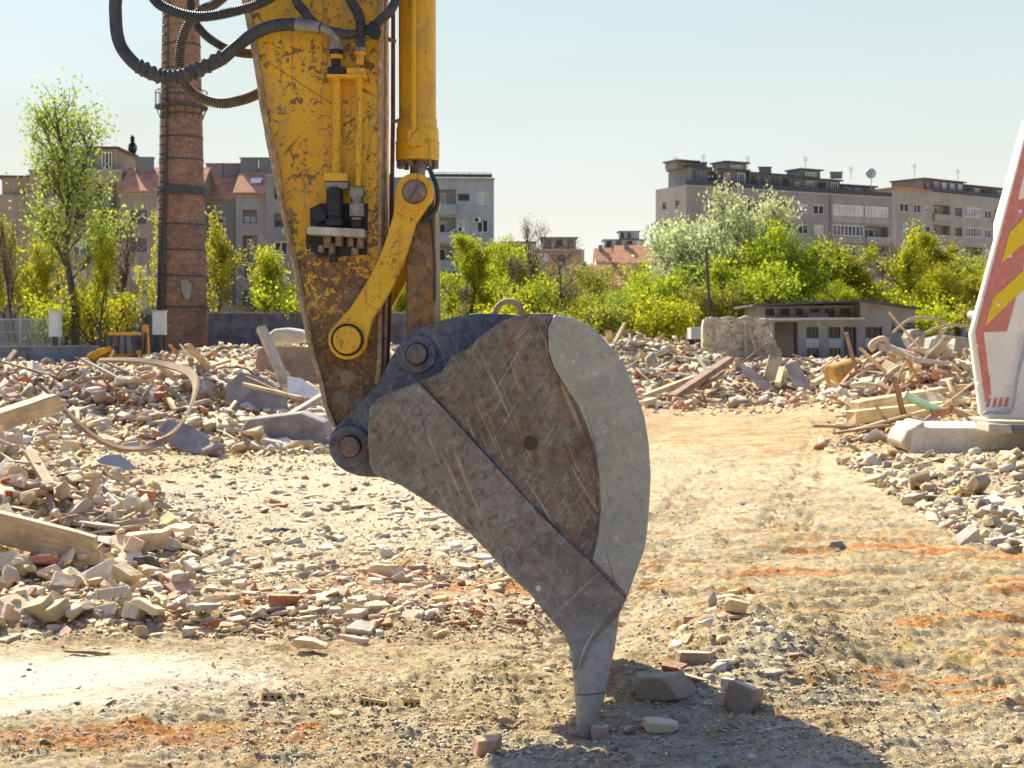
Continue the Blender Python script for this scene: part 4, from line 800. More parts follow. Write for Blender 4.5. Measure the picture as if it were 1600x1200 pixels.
stone(232,868,66,'large flat topped pale block left of the dusty clearing','pale',0,5,(1,.8,1.1),(4,-3,10),.25)
stone(238,912,44,'pale slab tilted towards the bottom of the left heap','pale',0,8,(1,.8,.9),(0,10,-20),.25)
stone(228,795,30,'red faced brick standing on end among the pale lumps','red',0,0,(.9,.6,1.8),(0,8,10),.35,colr=(.5,.22,.13))
stone(28,905,60,'thick pale block at the left edge, beside the white sheet','pale',0,3,(1,.9,1.2),(0,4,0),.3)
stone(25,655,50,'pale lump under the sawn beam at the left edge','pale',1,3,(1,.9,.8),(0,4,0),.2)
stone(600,905,48,'flat dusty brick lying near the middle of the left ground','pale',0,2,(1,.7,.9),(0,4,0),.2)
stone(1560,1190,28,'brown stone at the bottom right corner','brown',1,7,(1,.9,.9),(0,4,0),.2,colr=(.5,.36,.2))
stone(397,700,50,'big pale stone resting against the bottom of the back heap','pale',1,0,(.9,.7,1.3),(0,10,0),.3)
stone(205,1138,14,'small dark pebble alone on the smooth dust','brown',1,7,(1,.9,.8),(0,4,0),.3)
stone(490,1012,60,'flat tan brick lying in the foreground brick debris','pale',2,1,(1,.6,1.2),(0,4,-10),.2)
stone(445,950,50,'broken brick with a red end in the debris left of the bucket','red',0,5,(1,.6,.9),(0,4,10),.2)
# yellow perforated bricks
def holed_brick(px, py, label, rz, cols, L, broken=0):
    X, Y = hit([px], [py]); X, Y = float(X[0]), float(Y[0]); L *= .72; D, Hh = .06, .045; mb = MB(); nx = cols
    xs = [0]; cell = L / nx
    for i in range(nx): xs += [cell * i + cell * .28, cell * i + cell * .78]
    xs.append(L); zs = [0, .013, .033, Hh]; inner = lambda i, j: i % 2 == 1 and j == 1
    for i in range(len(xs) - 1):
        for j in range(3):
            if inner(i, j):
                a, b2, c_, d_ = xs[i], xs[i + 1], zs[j], zs[j + 1]; mb.cur = 0
                v = [(a, 0, c_), (b2, 0, c_), (b2, 0, d_), (a, 0, d_)]; v2 = [(p[0], .05, p[2]) for p in v]; mb.add(v + v2, [(0, 1, 5, 4), (1, 2, 6, 5), (2, 3, 7, 6), (3, 0, 4, 7), (4, 5, 6, 7)])
            else: mb.add([(xs[i], 0, zs[j]), (xs[i + 1], 0, zs[j]), (xs[i + 1], 0, zs[j + 1]), (xs[i], 0, zs[j + 1])], [(0, 1, 2, 3)])
    mb.add([(0, 0, 0), (L, 0, 0), (L, D, 0), (0, D, 0), (0, 0, Hh), (L, 0, Hh), (L, D, Hh), (0, D, Hh)], [(0, 3, 2, 1), (4, 5, 6, 7), (1, 2, 6, 5), (2, 3, 7, 6), (3, 0, 4, 7)])
    m = Matrix.Translation((X, Y, hz(X, Y) - .008)) @ Matrix.Rotation(R(rz), 4, 'Z') @ Matrix.Rotation(R(-14), 4, 'X') @ Matrix.Rotation(R(6), 4, 'Y'); mb.v = [tuple(m @ Vector(v)) for v in mb.v]
    o = build('holed_brick', mb, 'yellow_brick', origin=(X, Y, hz(X, Y))); tag(o, label, 'brick', 'yellow perforated bricks')
simple('yellow_brick', (.56, .41, .19), .95, .25, 20, bst=.5, bd=.005); simple('pink_brick', (.50, .36, .30), .95, .25, 20, bst=.5, bd=.005)
holed_brick(408,1104,'yellow perforated brick piece at the left end of its row',20,3,.13); holed_brick(560,1106,'yellow perforated brick piece in the middle of its row',-12,5,.16); holed_brick(630,1110,'yellow perforated brick piece at the right end of its row',25,3,.11)

# ------------------------------------------------------------------ timber and scrap
def surf(px, py): return float(hit([px], [py])[1][0])
def plank(a, b, w_, t, mat, label, name='wooden_plank', cat='plank', group=None, up=(0, 0, 1), jit=.01):
    a = Vector(a); b = Vector(b); x = b - a; L = x.length; x.normalize(); u = Vector(up); y = u.cross(x).normalized() if abs(u.dot(x)) < .98 else Vector((0, 1, 0)); z = x.cross(y); N = 7; mb = MB(); vs = []
    rr = random.Random(int(abs(a.x * 1000 + b.z * 777)))
    for i in range(N):
        c = -L / 2 + L * i / (N - 1)
        for sy, sz in ((-1, -1), (1, -1), (1, 1), (-1, 1)):
            e = rr.uniform(-jit, jit) * (3.0 if i in (0, N - 1) else .6); vs.append((c + e * (1 if i in (0, N - 1) else 0), sy * w_ / 2 + rr.uniform(-jit, jit) * .5, sz * t / 2 + rr.uniform(-jit, jit) * .4))
    fs = [(i * 4 + k, i * 4 + (k + 1) % 4, i * 4 + 4 + (k + 1) % 4, i * 4 + 4 + k) for i in range(N - 1) for k in range(4)] + [(3, 2, 1, 0), (N * 4 - 4, N * 4 - 3, N * 4 - 2, N * 4 - 1)]
    me = bpy.data.meshes.new(name); me.from_pydata(vs, [], fs); me.materials.append(M[mat]); o = bpy.data.objects.new(name, me); COL.objects.link(o)
    m = Matrix((x, y, z)).transposed().to_4x4(); m.translation = (a + b) / 2; o.matrix_world = m
    bv = o.modifiers.new('edge', 'BEVEL'); bv.width = min(w_, t) * .06; bv.segments = 1
    return tag(o, label, cat, group)
plank(P(-60,676,12.6),P(86,628,13.4),.22,.17,'wood_pale','thick sawn beam jutting in from the left edge, its dark end up','wooden_beam','beam')
ya, yb = surf(40,845) - .55, surf(150,872) - .35
plank(P(-70,806,ya - .15),P(150,862,yb),.16,.20,'wood_pale','long weathered beam lying across the left heap','wooden_beam','beam')
plank(P(408,512,24),P(450,608,23.0),.16,.10,'wood_pale','splintered plank standing upright before the rusty slab','wooden_plank','plank')
plank(P(428,664,20.5),P(506,617,21.5),.12,.07,'wood_grey','plank leaning up behind the stick of the excavator')
plank(P(380,600,22),P(470,622,21.5),.08,.05,'wood_pale','thin pale lath lying below the upright plank')
plank(P(385,590,22.3),P(480,632,21.8),.06,.05,'wood_brown','dark stick crossing the thin pale lath')
plank(P(100,1018,7.35),P(175,1021,7.3),.02,.012,'wood_brown','thin dark stick lying on the smooth pale dust')
plank(P(45,705,11.6),P(90,780,11.0),.09,.04,'wood_pale','grey board sliding down the middle of the left heap')
plank(P(20,760,10.8),P(85,835,10.6),.07,.05,'wood_brown','narrow batten above the long weathered beam')
plank(P(135,765,11.8),P(155,850,11.3),.06,.03,'wood_brown','upright splinter beside the blue scrap')
plank(P(100,750,12.2),P(140,725,12.5),.05,.03,'wood_pale','short pale lath on top of the left heap')
plank(P(610,825,13.2),P(640,790,13.6),.03,.02,'wood_pale','small lath near the left edge of the bucket')
plank(P(420,770,17.5),P(500,790,16.9),.10,.06,'wood_grey','grey board flat on the dusty clearing')
plank(P(430,792,14.9),P(505,786,15.1),.09,.09,'concrete','round ended pale post lying on the dusty clearing','concrete_post','post')
plank(P(1195,620,37),P(1212,558,37.5),.36, .08, 'wood_yellow','wide yellow board standing in the debris line',up=(0, 1, 0))
plank(P(1236,568,37),P(1262,622,36.5),.36, .08, 'wood_grey','pale board leaning in the debris line, right of the yellow one',up=(0, 1, 0))
plank(P(1165,578,37),P(1205,610,36.5),.24, .08, 'wood_grey','pale board lying low in the debris line',up=(0, 1, 0))
for i, (a, b, w_, m_, lab) in enumerate([((1005,620,33),(1085,590,35),.16,'wood_pale','pale pole at the left end of the debris line'), ((1050,622,32.5),(1140,562,36),.22,'wood_brown','dark pole propped up at the left of the debris line'), ((1040,610,34),(1110,585,36),.14,'wood_grey','grey pole between the pale and the dark one'),
        ((1095,605,34),(1130,580,36),.13,'wood_brown','short dark pole beside the propped one'), ((1270,600,36),(1320,570,38),.16,'wood_yellow','short yellow plank by the orange barrel'), ((1215,600,35),(1222,575,36),.14,'wood_yellow','upright yellow offcut between the boards')]):
    plank(P(*a), P(*b), w_, w_ * .7, m_, lab)
plank(P(1335,640,22.5),P(1540,606,23.5),.30,.26,'wood_pale','long pale beam on the right heap, uppermost of its stack','wooden_beam','beam')
plank(P(1330,652,22),P(1545,630,22.8),.28,.20,'wood_yellow','yellowish split beam under the pale one on the right heap','wooden_beam','beam')
plank(P(1376,541,27),P(1540,592,26),.22,.14,'pink_metal','pinkish steel beam sloping down to the white machine','steel_beam','beam')
plank(P(1345,575,28),P(1440,552,28),.10,.10,'wood_pale','thin batten crossing behind the pinkish steel beam')
plank(P(1330,585,27),P(1388,560,28),.12,.08,'rust_metal','rusty flat bar left of the pinkish beam','steel_bar','bar')
plank(P(1490,640,20.5),P(1545,662,20.0),.08,.08,'wood_brown','dark batten ending at the concrete slab')
plank(P(1430,548,27),P(1540,556,26),.2,.14,'wood_pale','pale timber high on the right heap')
# scattered boards of the heaps
for gname, poly, n, mats, wr, lr, txt in (('boards in the back left heap', [(0,565),(510,565),(510,640),(0,640)], 44, ('wood_brown','wood_pale','wood_grey','wood_brown'), (.05,.14), (.4,1.4), 'board in the back heap'),
        ('boards in the line of debris', [(1000,575),(1530,570),(1530,618),(1000,622)], 62, ('wood_grey','wood_pale','wood_brown','wood_grey'), (.06,.17), (.5,1.7), 'board before the shed'),
        ('boards in the right heap', [(1330,560),(1530,540),(1530,690),(1310,690)], 48, ('wood_brown','wood_pale','wood_brown','wood_grey'), (.03,.09), (.4,1.6), 'board in the right heap'),
        ('laths on the left heap', [(0,700),(180,720),(240,840),(0,900)], 16, ('wood_brown','wood_pale','wood_grey'), (.02,.06), (.2,.6), 'lath on the left heap'),
        ('boards in the far heaps', [(950,530),(1100,525),(1100,575),(960,575)], 18, ('wood_pale','wood_brown','wood_yellow'), (.12,.3), (.8,2.0), 'board in the far heap'),
        ('boards before the dark wall', [(0,560),(120,560),(300,545),(420,560),(420,575),(0,580)], 24, ('wood_brown','wood_pale','orange_junk'), (.10,.26), (.6,1.8), 'board before the dark wall')):
    pp = poly_samples(poly, n); X, Y = hit(pp[:, 0], pp[:, 1])
    for x, y in zip(X, Y):
        if np.isnan(y): continue
        a = random.uniform(0, 6.283); el = abs(random.gauss(0, .35)); L = random.uniform(*lr); ww = random.uniform(*wr); m_ = random.choice(mats); z = hz(x, y, False)
        d = Vector((math.cos(a) * math.cos(el), math.sin(a) * math.cos(el), math.sin(el))); c = Vector((x, y, z + .08 + L * .35 * math.sin(el)))
        cw = {'wood_brown': 'dark brown', 'wood_pale': 'pale', 'wood_grey': 'grey', 'wood_yellow': 'yellow', 'orange_junk': 'orange'}[m_]
        plank(c - d * L / 2, c + d * L / 2, ww, ww * random.uniform(.25, .6), m_, cw + ' ' + txt, group=cw + ' ' + gname)
# broken slabs and rebar in the heaps
for (px, py, w_, cls, lab) in ((60,600,.7,'grey','big grey slab piece far left in the back heap'), (200,612,.8,'pale','big pale slab piece below the top of the bent band'), (330,625,.6,'brown','brown slab piece between the band and the leaning slab'), (20,640,.5,'pale','pale slab piece behind the sawn beam'), (290,572,.8,'pale','pale slab piece on the crest right of the loader'),
        (110,640,.5,'grey','grey slab piece inside the loop of the band'), (1330,640,.5,'pale','pale slab piece at the left foot of the right heap'), (1370,690,.4,'grey','grey slab piece in the right heap near the track'), (1480,560,.8,'pale','pale slab piece beside the white machine'), (1180,600,.9,'grey','grey slab piece low in the debris before the shed'), (1290,610,.8,'pale','pale slab piece by the orange barrel'), (1030,560,1.0,'brown','brown slab piece in the far heap')):
    X, Y = hit([px], [py]); X, Y = float(X[0]), float(Y[0])
    if X != X: continue
    o = bpy.data.objects.new(NAME[cls], CM[2][random.randrange(9)]); COL.objects.link(o); o.color = tuple(CLS[cls][0]) + (1,); o.location = (X, Y, hz(X, Y, False) + w_ * .12); o.scale = (w_, w_ * .9, w_ * 1.2); o.rotation_euler = (R(random.uniform(-50, -10)), R(random.uniform(-25, 25)), random.uniform(0, 6)); tag(o, lab, 'rubble')
for poly, n, lab in (([(20,570),(500,575),(500,690),(60,680)], 12, 'thin rusty rod sticking out of the back heap'), ([(1330,570),(1520,560),(1530,660),(1330,670)], 12, 'thin rusty rod in the right heap'), ([(1000,575),(1320,570),(1320,620),(1000,620)], 8, 'thin rusty rod before the shed'), ([(0,700),(180,740),(220,850),(0,860)], 5, 'thin wire on the left heap')):
    pp = poly_samples(poly, n); X, Y = hit(pp[:, 0], pp[:, 1])
    for x, y in zip(X, Y):
        if x != x: continue
        p = Vector((x, y, hz(x, y, False))); d = Vector((random.gauss(0, 1), random.gauss(0, .6), abs(random.gauss(.5, .4)))).normalized(); L = random.uniform(.3, .9) * (.5 + y / 40); pts = [p - d * .1]
        for k in range(6): d = (d + Vector((random.gauss(0, .3), random.gauss(0, .3), random.gauss(-.15, .25)))).normalized(); pts.append(pts[-1] + d * L / 5)
        mb = MB(); mb.tube(pts, .007 + y * .0005, 6, 3); tag(build('rusty_rod', mb, random.choice(('rust_metal', 'band_steel')), smooth=60), lab, 'rod', lab.replace('thin ', '') + 's')
# slabs and sheets
def slab(pts, Y0, depth, mat, name, label, cat, tilt=0, bevel=.01, jit=0, rx=0):
    mb = MB(); mb.prism([(p[0], p[1]) for p in XZ(pts, Y0)], Y0, Y0 + depth)
    if rx or tilt:
        c = Vector((sum(v[0] for v in mb.v) / len(mb.v), Y0, min(v[2] for v in mb.v))); m = Matrix.Translation(c) @ Matrix.Rotation(R(rx), 4, 'X') @ Matrix.Rotation(R(tilt), 4, 'Z') @ Matrix.Translation(-c); mb.v = [tuple(m @ Vector(v)) for v in mb.v]
    return tag(build(name, mb, mat, bevel=bevel), label, cat)
slab([(398,566),(402,546),(412,540),(520,542),(560,600),(400,594)], 26, .35, 'concrete_rust', 'concrete_chunk', 'brown stained concrete slab standing behind the upright plank', 'slab', rx=-8)
slab([(350,640),(352,596),(372,578),(412,588),(445,618),(450,645)], 22.6, .16, 'concrete_dark', 'concrete_chunk', 'grey broken slab leaning in the back heap', 'slab', rx=-20)
slab([(372,680),(385,655),(470,645),(505,660),(520,700),(505,720),(420,708)], 20.2, .7, 'concrete_dark', 'concrete_block', 'rounded grey concrete block at the foot of the back heap, beside the bucket pin', 'block', bevel=.05)
slab([(448,600),(447,584),(468,588),(486,600),(497,610),(500,622),(450,618)], 22, .04, 'paper_white', 'torn_sheet', 'crumpled white sheet behind the stick of the excavator', 'sheet', rx=-25)
slab([(420,520),(428,514),(445,512),(470,516),(478,528),(470,536),(425,540),(414,534)], 40, 1.4, 'concrete', 'concrete_lump', 'pale concrete lump on top of the brown stained slab', 'rubble', bevel=.15)
slab([(238,660),(250,640),(290,652),(322,680),(330,712),(300,706),(262,690)], 18.9, .05, 'concrete_dark', 'roofing_sheet', 'dark folded sheet in the shade of the back heap', 'sheet', rx=-40)
slab([(128,730),(160,706),(182,705),(215,731),(150,738)], 15.6, .03, 'plaster_blue', 'metal_sheet', 'bluish grey sheet of metal lying among the stones at left', 'sheet', rx=-35)
slab([(78,722),(92,712),(112,718),(108,744),(92,742)], 14.2, .05, 'plaster_sheet', 'plaster_board', 'small white board between the stones above the blue scrap', 'sheet', rx=-30)
slab([(1008,560),(1022,548),(1030,570),(1012,578)], 45, .5, 'concrete_dark', 'concrete_lump', 'dark grey lump at the left end of the debris line', 'rubble', bevel=.1)
t = MB()   # torn white sheet in the left foreground, bent along its length
rowsS = [[(44,905,9.75),(50,884,10.1),(58,876,10.35),(66,879,10.4)], [(60,914,9.6),(72,897,9.85),(84,889,10.0),(90,893,10.0)], [(90,922,9.45),(100,905,9.6),(108,898,9.7),(112,900,9.75)], [(118,921,9.4),(124,897,9.6),(125,890,9.75),(127,893,9.8)], [(142,916,9.4),(144,905,9.5),(146,896,9.6),(146,895,9.7)]]
vs = [P(*p) for r_ in rowsS for p in r_]; t.add(vs, [(i * 4 + j, i * 4 + j + 1, i * 4 + j + 5, i * 4 + j + 4) for i in range(4) for j in range(3)])
sh_ = build('torn_sheet', t, 'paper_white'); so_ = sh_.modifiers.new('thick', 'SOLIDIFY'); so_.thickness = .012; tag(sh_, 'torn white sheet lying on the stones at the lower left', 'sheet')
t = MB(); t.tube([P(-30,912,9.7), P(20,918,9.6), P(60,926,9.45), P(95,928,9.4)], [.02, .025, .03, .01], 8, 3); tag(build('rubber_strip', t, 'rubber'), 'black strip sticking out from under the torn white sheet', 'strip')
# the bent band looping through the left heap
band = [(58,575,20.5),(110,566,20.5),(155,563,20.6),(210,563,20.8),(260,570,20.8),(296,582,20.3),(306,600,19.6),(302,624,18.9),(288,655,18.0),(262,684,17.2),(225,700,16.7),(188,700,16.5),(150,684,16.3),(115,655,16.2),(85,622,16.2),(62,600,16.3)]
W = [Vector(P(*p)) for p in band[2:]]; S, _ = spline(W, [1] * len(W), 6); mb = MB(); vs = []
for i, p in enumerate(S):
    t_ = (S[min(i + 1, len(S) - 1)] - S[max(i - 1, 0)]).normalized(); a = i / len(S); sd_ = Vector((.15, 1, .25 + .5 * math.sin(a * 5))).normalized(); sd_ = (sd_ - t_ * sd_.dot(t_)).normalized(); n_ = t_.cross(sd_); ww = .050 + .012 * math.sin(a * 9)
    for (u_, v_) in ((-1, -1), (1, -1), (1, 1), (-1, 1)): vs.append(p + sd_ * ww * u_ + n_ * .018 * v_)
n = len(S); mb.add(vs, [(i * 4 + k, i * 4 + (k + 1) % 4, i * 4 + 4 + (k + 1) % 4, i * 4 + 4 + k) for i in range(n - 1) for k in range(4)] + [(3, 2, 1, 0), (4 * n - 4, 4 * n - 3, 4 * n - 2, 4 * n - 1)])
tag(build('bent_band', mb, 'wood_brown', smooth=40), 'long bent band curling in a loop over the back left heap', 'band')
def rod(pts, r, mat, label, name='bent_pipe', cat='pipe', group=None, Y=None):
    mb = MB(); mb.tube([P(*p) for p in pts], r, 8, 5); return tag(build(name, mb, mat, smooth=60), label, cat, group)
rod([(1366,547,27),(1362,540,27),(1370,533,27),(1381,531,27),(1388,545,27),(1396,560,27)], .07, 'wood_pale', 'pale crooked pipe rising above the pinkish steel beam')
rod([(1382,628,24.5),(1376,612,24.5),(1380,597,24.8),(1396,580,25),(1420,568,25),(1450,558,25),(1476,545,25)], .05, 'rust_edge', 'long thin rod curving up over the right heap', 'bent_rod', 'rod')
rod([(1375,600,24.4),(1400,612,24),(1430,600,24),(1470,582,24),(1520,578,24),(1560,580,24)], .055, 'rust_metal', 'rusty rod arching from the left over the pale beams', 'bent_rod', 'rod')
rod([(1445,610,24),(1448,590,24.2),(1462,572,24.5),(1490,558,25)], .04, 'rust_metal', 'short rusty rod beside the white machine', 'bent_rod', 'rod')
rod([(1420,545,29),(1440,525,30),(1465,512,30),(1500,508,30),(1540,515,30)], .03, 'rust_edge', 'wire arching over the top of the right heap', 'bent_rod', 'rod')
rod([(1395,520,34),(1420,500,34),(1450,497,34),(1480,505,34)], .035, 'rust_edge', 'thin bent wire right of the shed', 'bent_rod', 'rod')
rod([(1413,616,21),(1440,630,21),(1474,644,21)], .06, 'green_pipe', 'pale green tube lying on the right heap', 'green_tube', 'tube')
slab([(1455,642),(1483,637),(1486,646),(1460,652)], 20.9, .12, 'rust_metal', 'red_scrap', 'piece of rusty red scrap at the end of the green tube', 'scrap')
slab([(1418,528),(1424,516),(1436,514),(1446,520),(1444,545),(1428,548)], 30, .5, 'concrete_dark', 'concrete_lump', 'pale lump standing on top of the right heap', 'rubble', bevel=.02)
slab([(1450,545),(1456,530),(1480,524),(1520,528),(1530,548)], 31, .8, 'concrete_dark', 'concrete_lump', 'low wide lump behind the upright one on the right heap', 'rubble', bevel=.02)
slab([(1378,620),(1395,585),(1420,572),(1450,585),(1462,612),(1440,628),(1400,640)], 25.2, .9, 'concrete_dark', 'concrete_lump', 'big grey lump held by the curved rods', 'rubble', bevel=.02)
t = MB(); t.cyl(P(1320,585,33), .32, .75, (1, .3, .25), 18); tag(build('rusty_barrel', t, 'orange_junk', smooth=40, bevel=.03), 'crushed orange barrel at the right end of the debris line', 'barrel')
slab([(200,705),(196,692),(210,690),(214,702)], 17.5, .2, 'plaster_blue', 'metal_scrap', 'small bluish piece of metal at the foot of the back heap', 'scrap')
simple('blue_plastic', (.10, .16, .26), .6, .3, 8)
slab([(112,772),(116,762),(146,760),(150,768),(128,778),(140,792),(120,790)], 11.9, .12, 'blue_plastic', 'plastic_scrap', 'dark blue torn scrap among the stones of the left heap', 'scrap', bevel=.01)
slab([(1145,791),(1160,787),(1190,790),(1185,794),(1150,794)], 13.6, .15, 'rubber', 'black_rag', 'flat black rag on the track right of the bucket', 'rag', rx=0)
slab([(1350,738),(1362,730),(1376,735),(1372,742)], 17.0, .12, 'oil_black', 'black_rag', 'small black rag by the foot of the right heap', 'rag')
# concrete slab under the white machine
sb = MB(); zt = P(0,655,20.2)[2]; sb.box((P(1440,0,18.6)[0] + 2.15, 19.3, .17), (4.3, 1.35, .46), rz=R(-7), jit=.01)
cs_ = build('concrete_block', sb, 'concrete_slab', bevel=.025); tag(cs_, 'long pale concrete slab lying flat under the white machine', 'slab')
slab([(1408,690),(1418,672),(1446,656),(1448,700),(1420,706)], 18.9, .8, 'concrete', 'concrete_block', 'rough grey block at the left end of the flat concrete slab', 'block', bevel=.05)
slab([(1545,676),(1545,662),(1580,664),(1584,678)], 18.2, .5, 'concrete', 'concrete_block', 'small pale block wedged under the corner of the white machine', 'block', bevel=.02)
slab([(1584,678),(1584,666),(1680,666),(1680,680)], 18.3, .6, 'concrete_dark', 'concrete_block', 'dark packing block under the white machine at the right edge', 'block', bevel=.02)

# ------------------------------------------------------------------ buildings
def wallgrid(mb, O, U, W, Hh, ops, thick=.25):
    """a wall with real openings; ops = (x0,x1,z0,z1,depth,...)"""
    O = Vector(O); U = Vector(U).normalized(); N = Vector((U.y, -U.x, 0)); Z = Vector((0, 0, 1))
    xs = sorted({0, W} | {o[0] for o in ops} | {o[1] for o in ops}); zs = sorted({0, Hh} | {o[2] for o in ops} | {o[3] for o in ops})
    pt = lambda x, z, d=0: O + U * x + Z * z - N * d
    for i in range(len(xs) - 1):
        j = 0
        while j < len(zs) - 1:
            cx = (xs[i] + xs[i + 1]) / 2; ins = lambda jj: any(o[0] < cx < o[1] and o[2] < (zs[jj] + zs[jj + 1]) / 2 < o[3] for o in ops)
            if ins(j): j += 1; continue
            k = j
            while k + 1 < len(zs) - 1 and not ins(k + 1): k += 1
            mb.add([pt(xs[i], zs[j]), pt(xs[i + 1], zs[j]), pt(xs[i + 1], zs[k + 1]), pt(xs[i], zs[k + 1])], [(0, 1, 2, 3)]); j = k + 1
    for o in ops:
        x0, x1, z0, z1, d = o[:5]
        f = [pt(x0, z0), pt(x1, z0), pt(x1, z1), pt(x0, z1)]; b = [pt(x0, z0, d), pt(x1, z0, d), pt(x1, z1, d), pt(x0, z1, d)]
        mb.add(f + b, [(0, 4, 5, 1), (1, 5, 6, 2), (2, 6, 7, 3), (3, 7, 4, 0), (4, 7, 6, 5)])
def frame_of(O, U): U = Vector(U).normalized(); return Vector(O), U, Vector((U.y, -U.x, 0)), Vector((0, 0, 1))
def obox(mb, fr, x0, x1, z0, z1, d0, d1):               # box in wall coordinates, d outward
    O, U, N, Z = fr; vs = [O + U * x + Z * z + N * d for x in (x0, x1) for d in (d0, d1) for z in (z0, z1)]
    mb.add(vs, [(0, 1, 3, 2), (4, 6, 7, 5), (0, 4, 5, 1), (2, 3, 7, 6), (0, 2, 6, 4), (1, 5, 7, 3)])
def window(par, fr, x0, x1, z0, z1, depth, gl, fm='frame_white', muls=1, name='window', shut=0, label=None):
    mb = MB(); f = .10; d0, d1 = -depth + .02, -depth + .09
    obox(mb, fr, x0, x1, z0, z0 + f, d0, d1); obox(mb, fr, x0, x1, z1 - f, z1, d0, d1); obox(mb, fr, x0, x0 + f, z0 + f, z1 - f, d0, d1); obox(mb, fr, x1 - f, x1, z0 + f, z1 - f, d0, d1)
    for k in range(muls):
        x = x0 + (x1 - x0) * (k + 1) / (muls + 1); obox(mb, fr, x - f / 2, x + f / 2, z0 + f, z1 - f, d0, d1)
    if shut: mb.cur = 2; obox(mb, fr, x0 + f, x1 - f, z1 - (z1 - z0) * shut, z1 - f, -depth + .025, -depth + .07)
    mb.cur = 1; obox(mb, fr, x0 + f, x1 - f, z0 + f, z1 - f, -depth + .005, -depth + .03)
    return build(name, mb, [fm, gl, 'shutter' if fm != 'frame_dark' else 'brown_shutter'], par, label=label)
def balcony(par, fr, x0, x1, z, h=1.0, out=.9, mat='parapet', rail=False):
    mb = MB()
    if rail:
        obox(mb, fr, x0, x1, z - .16, z, .01, out)
        obox(mb, fr, x0, x1, z + h - .06, z + h, out - .06, out)
        k = x0
        while k < x1: obox(mb, fr, k, k + .05, z, z + h - .06, out - .05, out - .01); k += .28
        return build('balcony', mb, ['dark_metal'], par)
    obox(mb, fr, x0, x1, z - .16, z, .01, out); obox(mb, fr, x0, x1, z + .002, z + h, out - .12, out); obox(mb, fr, x0, x0 + .12, z + .002, z + h, .01, out - .121); obox(mb, fr, x1 - .12, x1, z + .002, z + h, .01, out - .121)
    return build('balcony', mb, mat, par)
def aircon(par, fr, x, z): m = MB(); obox(m, fr, x, x + .8, z, z + .55, .01, .32); m.cur = 1; obox(m, fr, x + .12, x + .55, z + .06, z + .48, .321, .335); build('air_conditioner', m, ['frame_white', 'dark_metal'], par)
def chimney_stack(par, x, y, z, w_=1.0, h=1.2, mat='attic_dark'):
    m = MB(); m.box((x, y, z + h / 2), (w_, .7, h)); m.box((x, y, z + h + .06), (w_ + .2, .9, .12)); build('chimney', m, mat, par)
def antenna(par, x, y, z, h=2.2):
    m = MB(); m.tube([(x, y, z), (x, y, z + h)], .035, 5)
    for k in range(4): m.box((x, y, z + h - .1 - .22 * k), (.9 - .1 * k, .03, .03))
    build('antenna', m, 'dark_metal', par)
rb = random.Random(5)
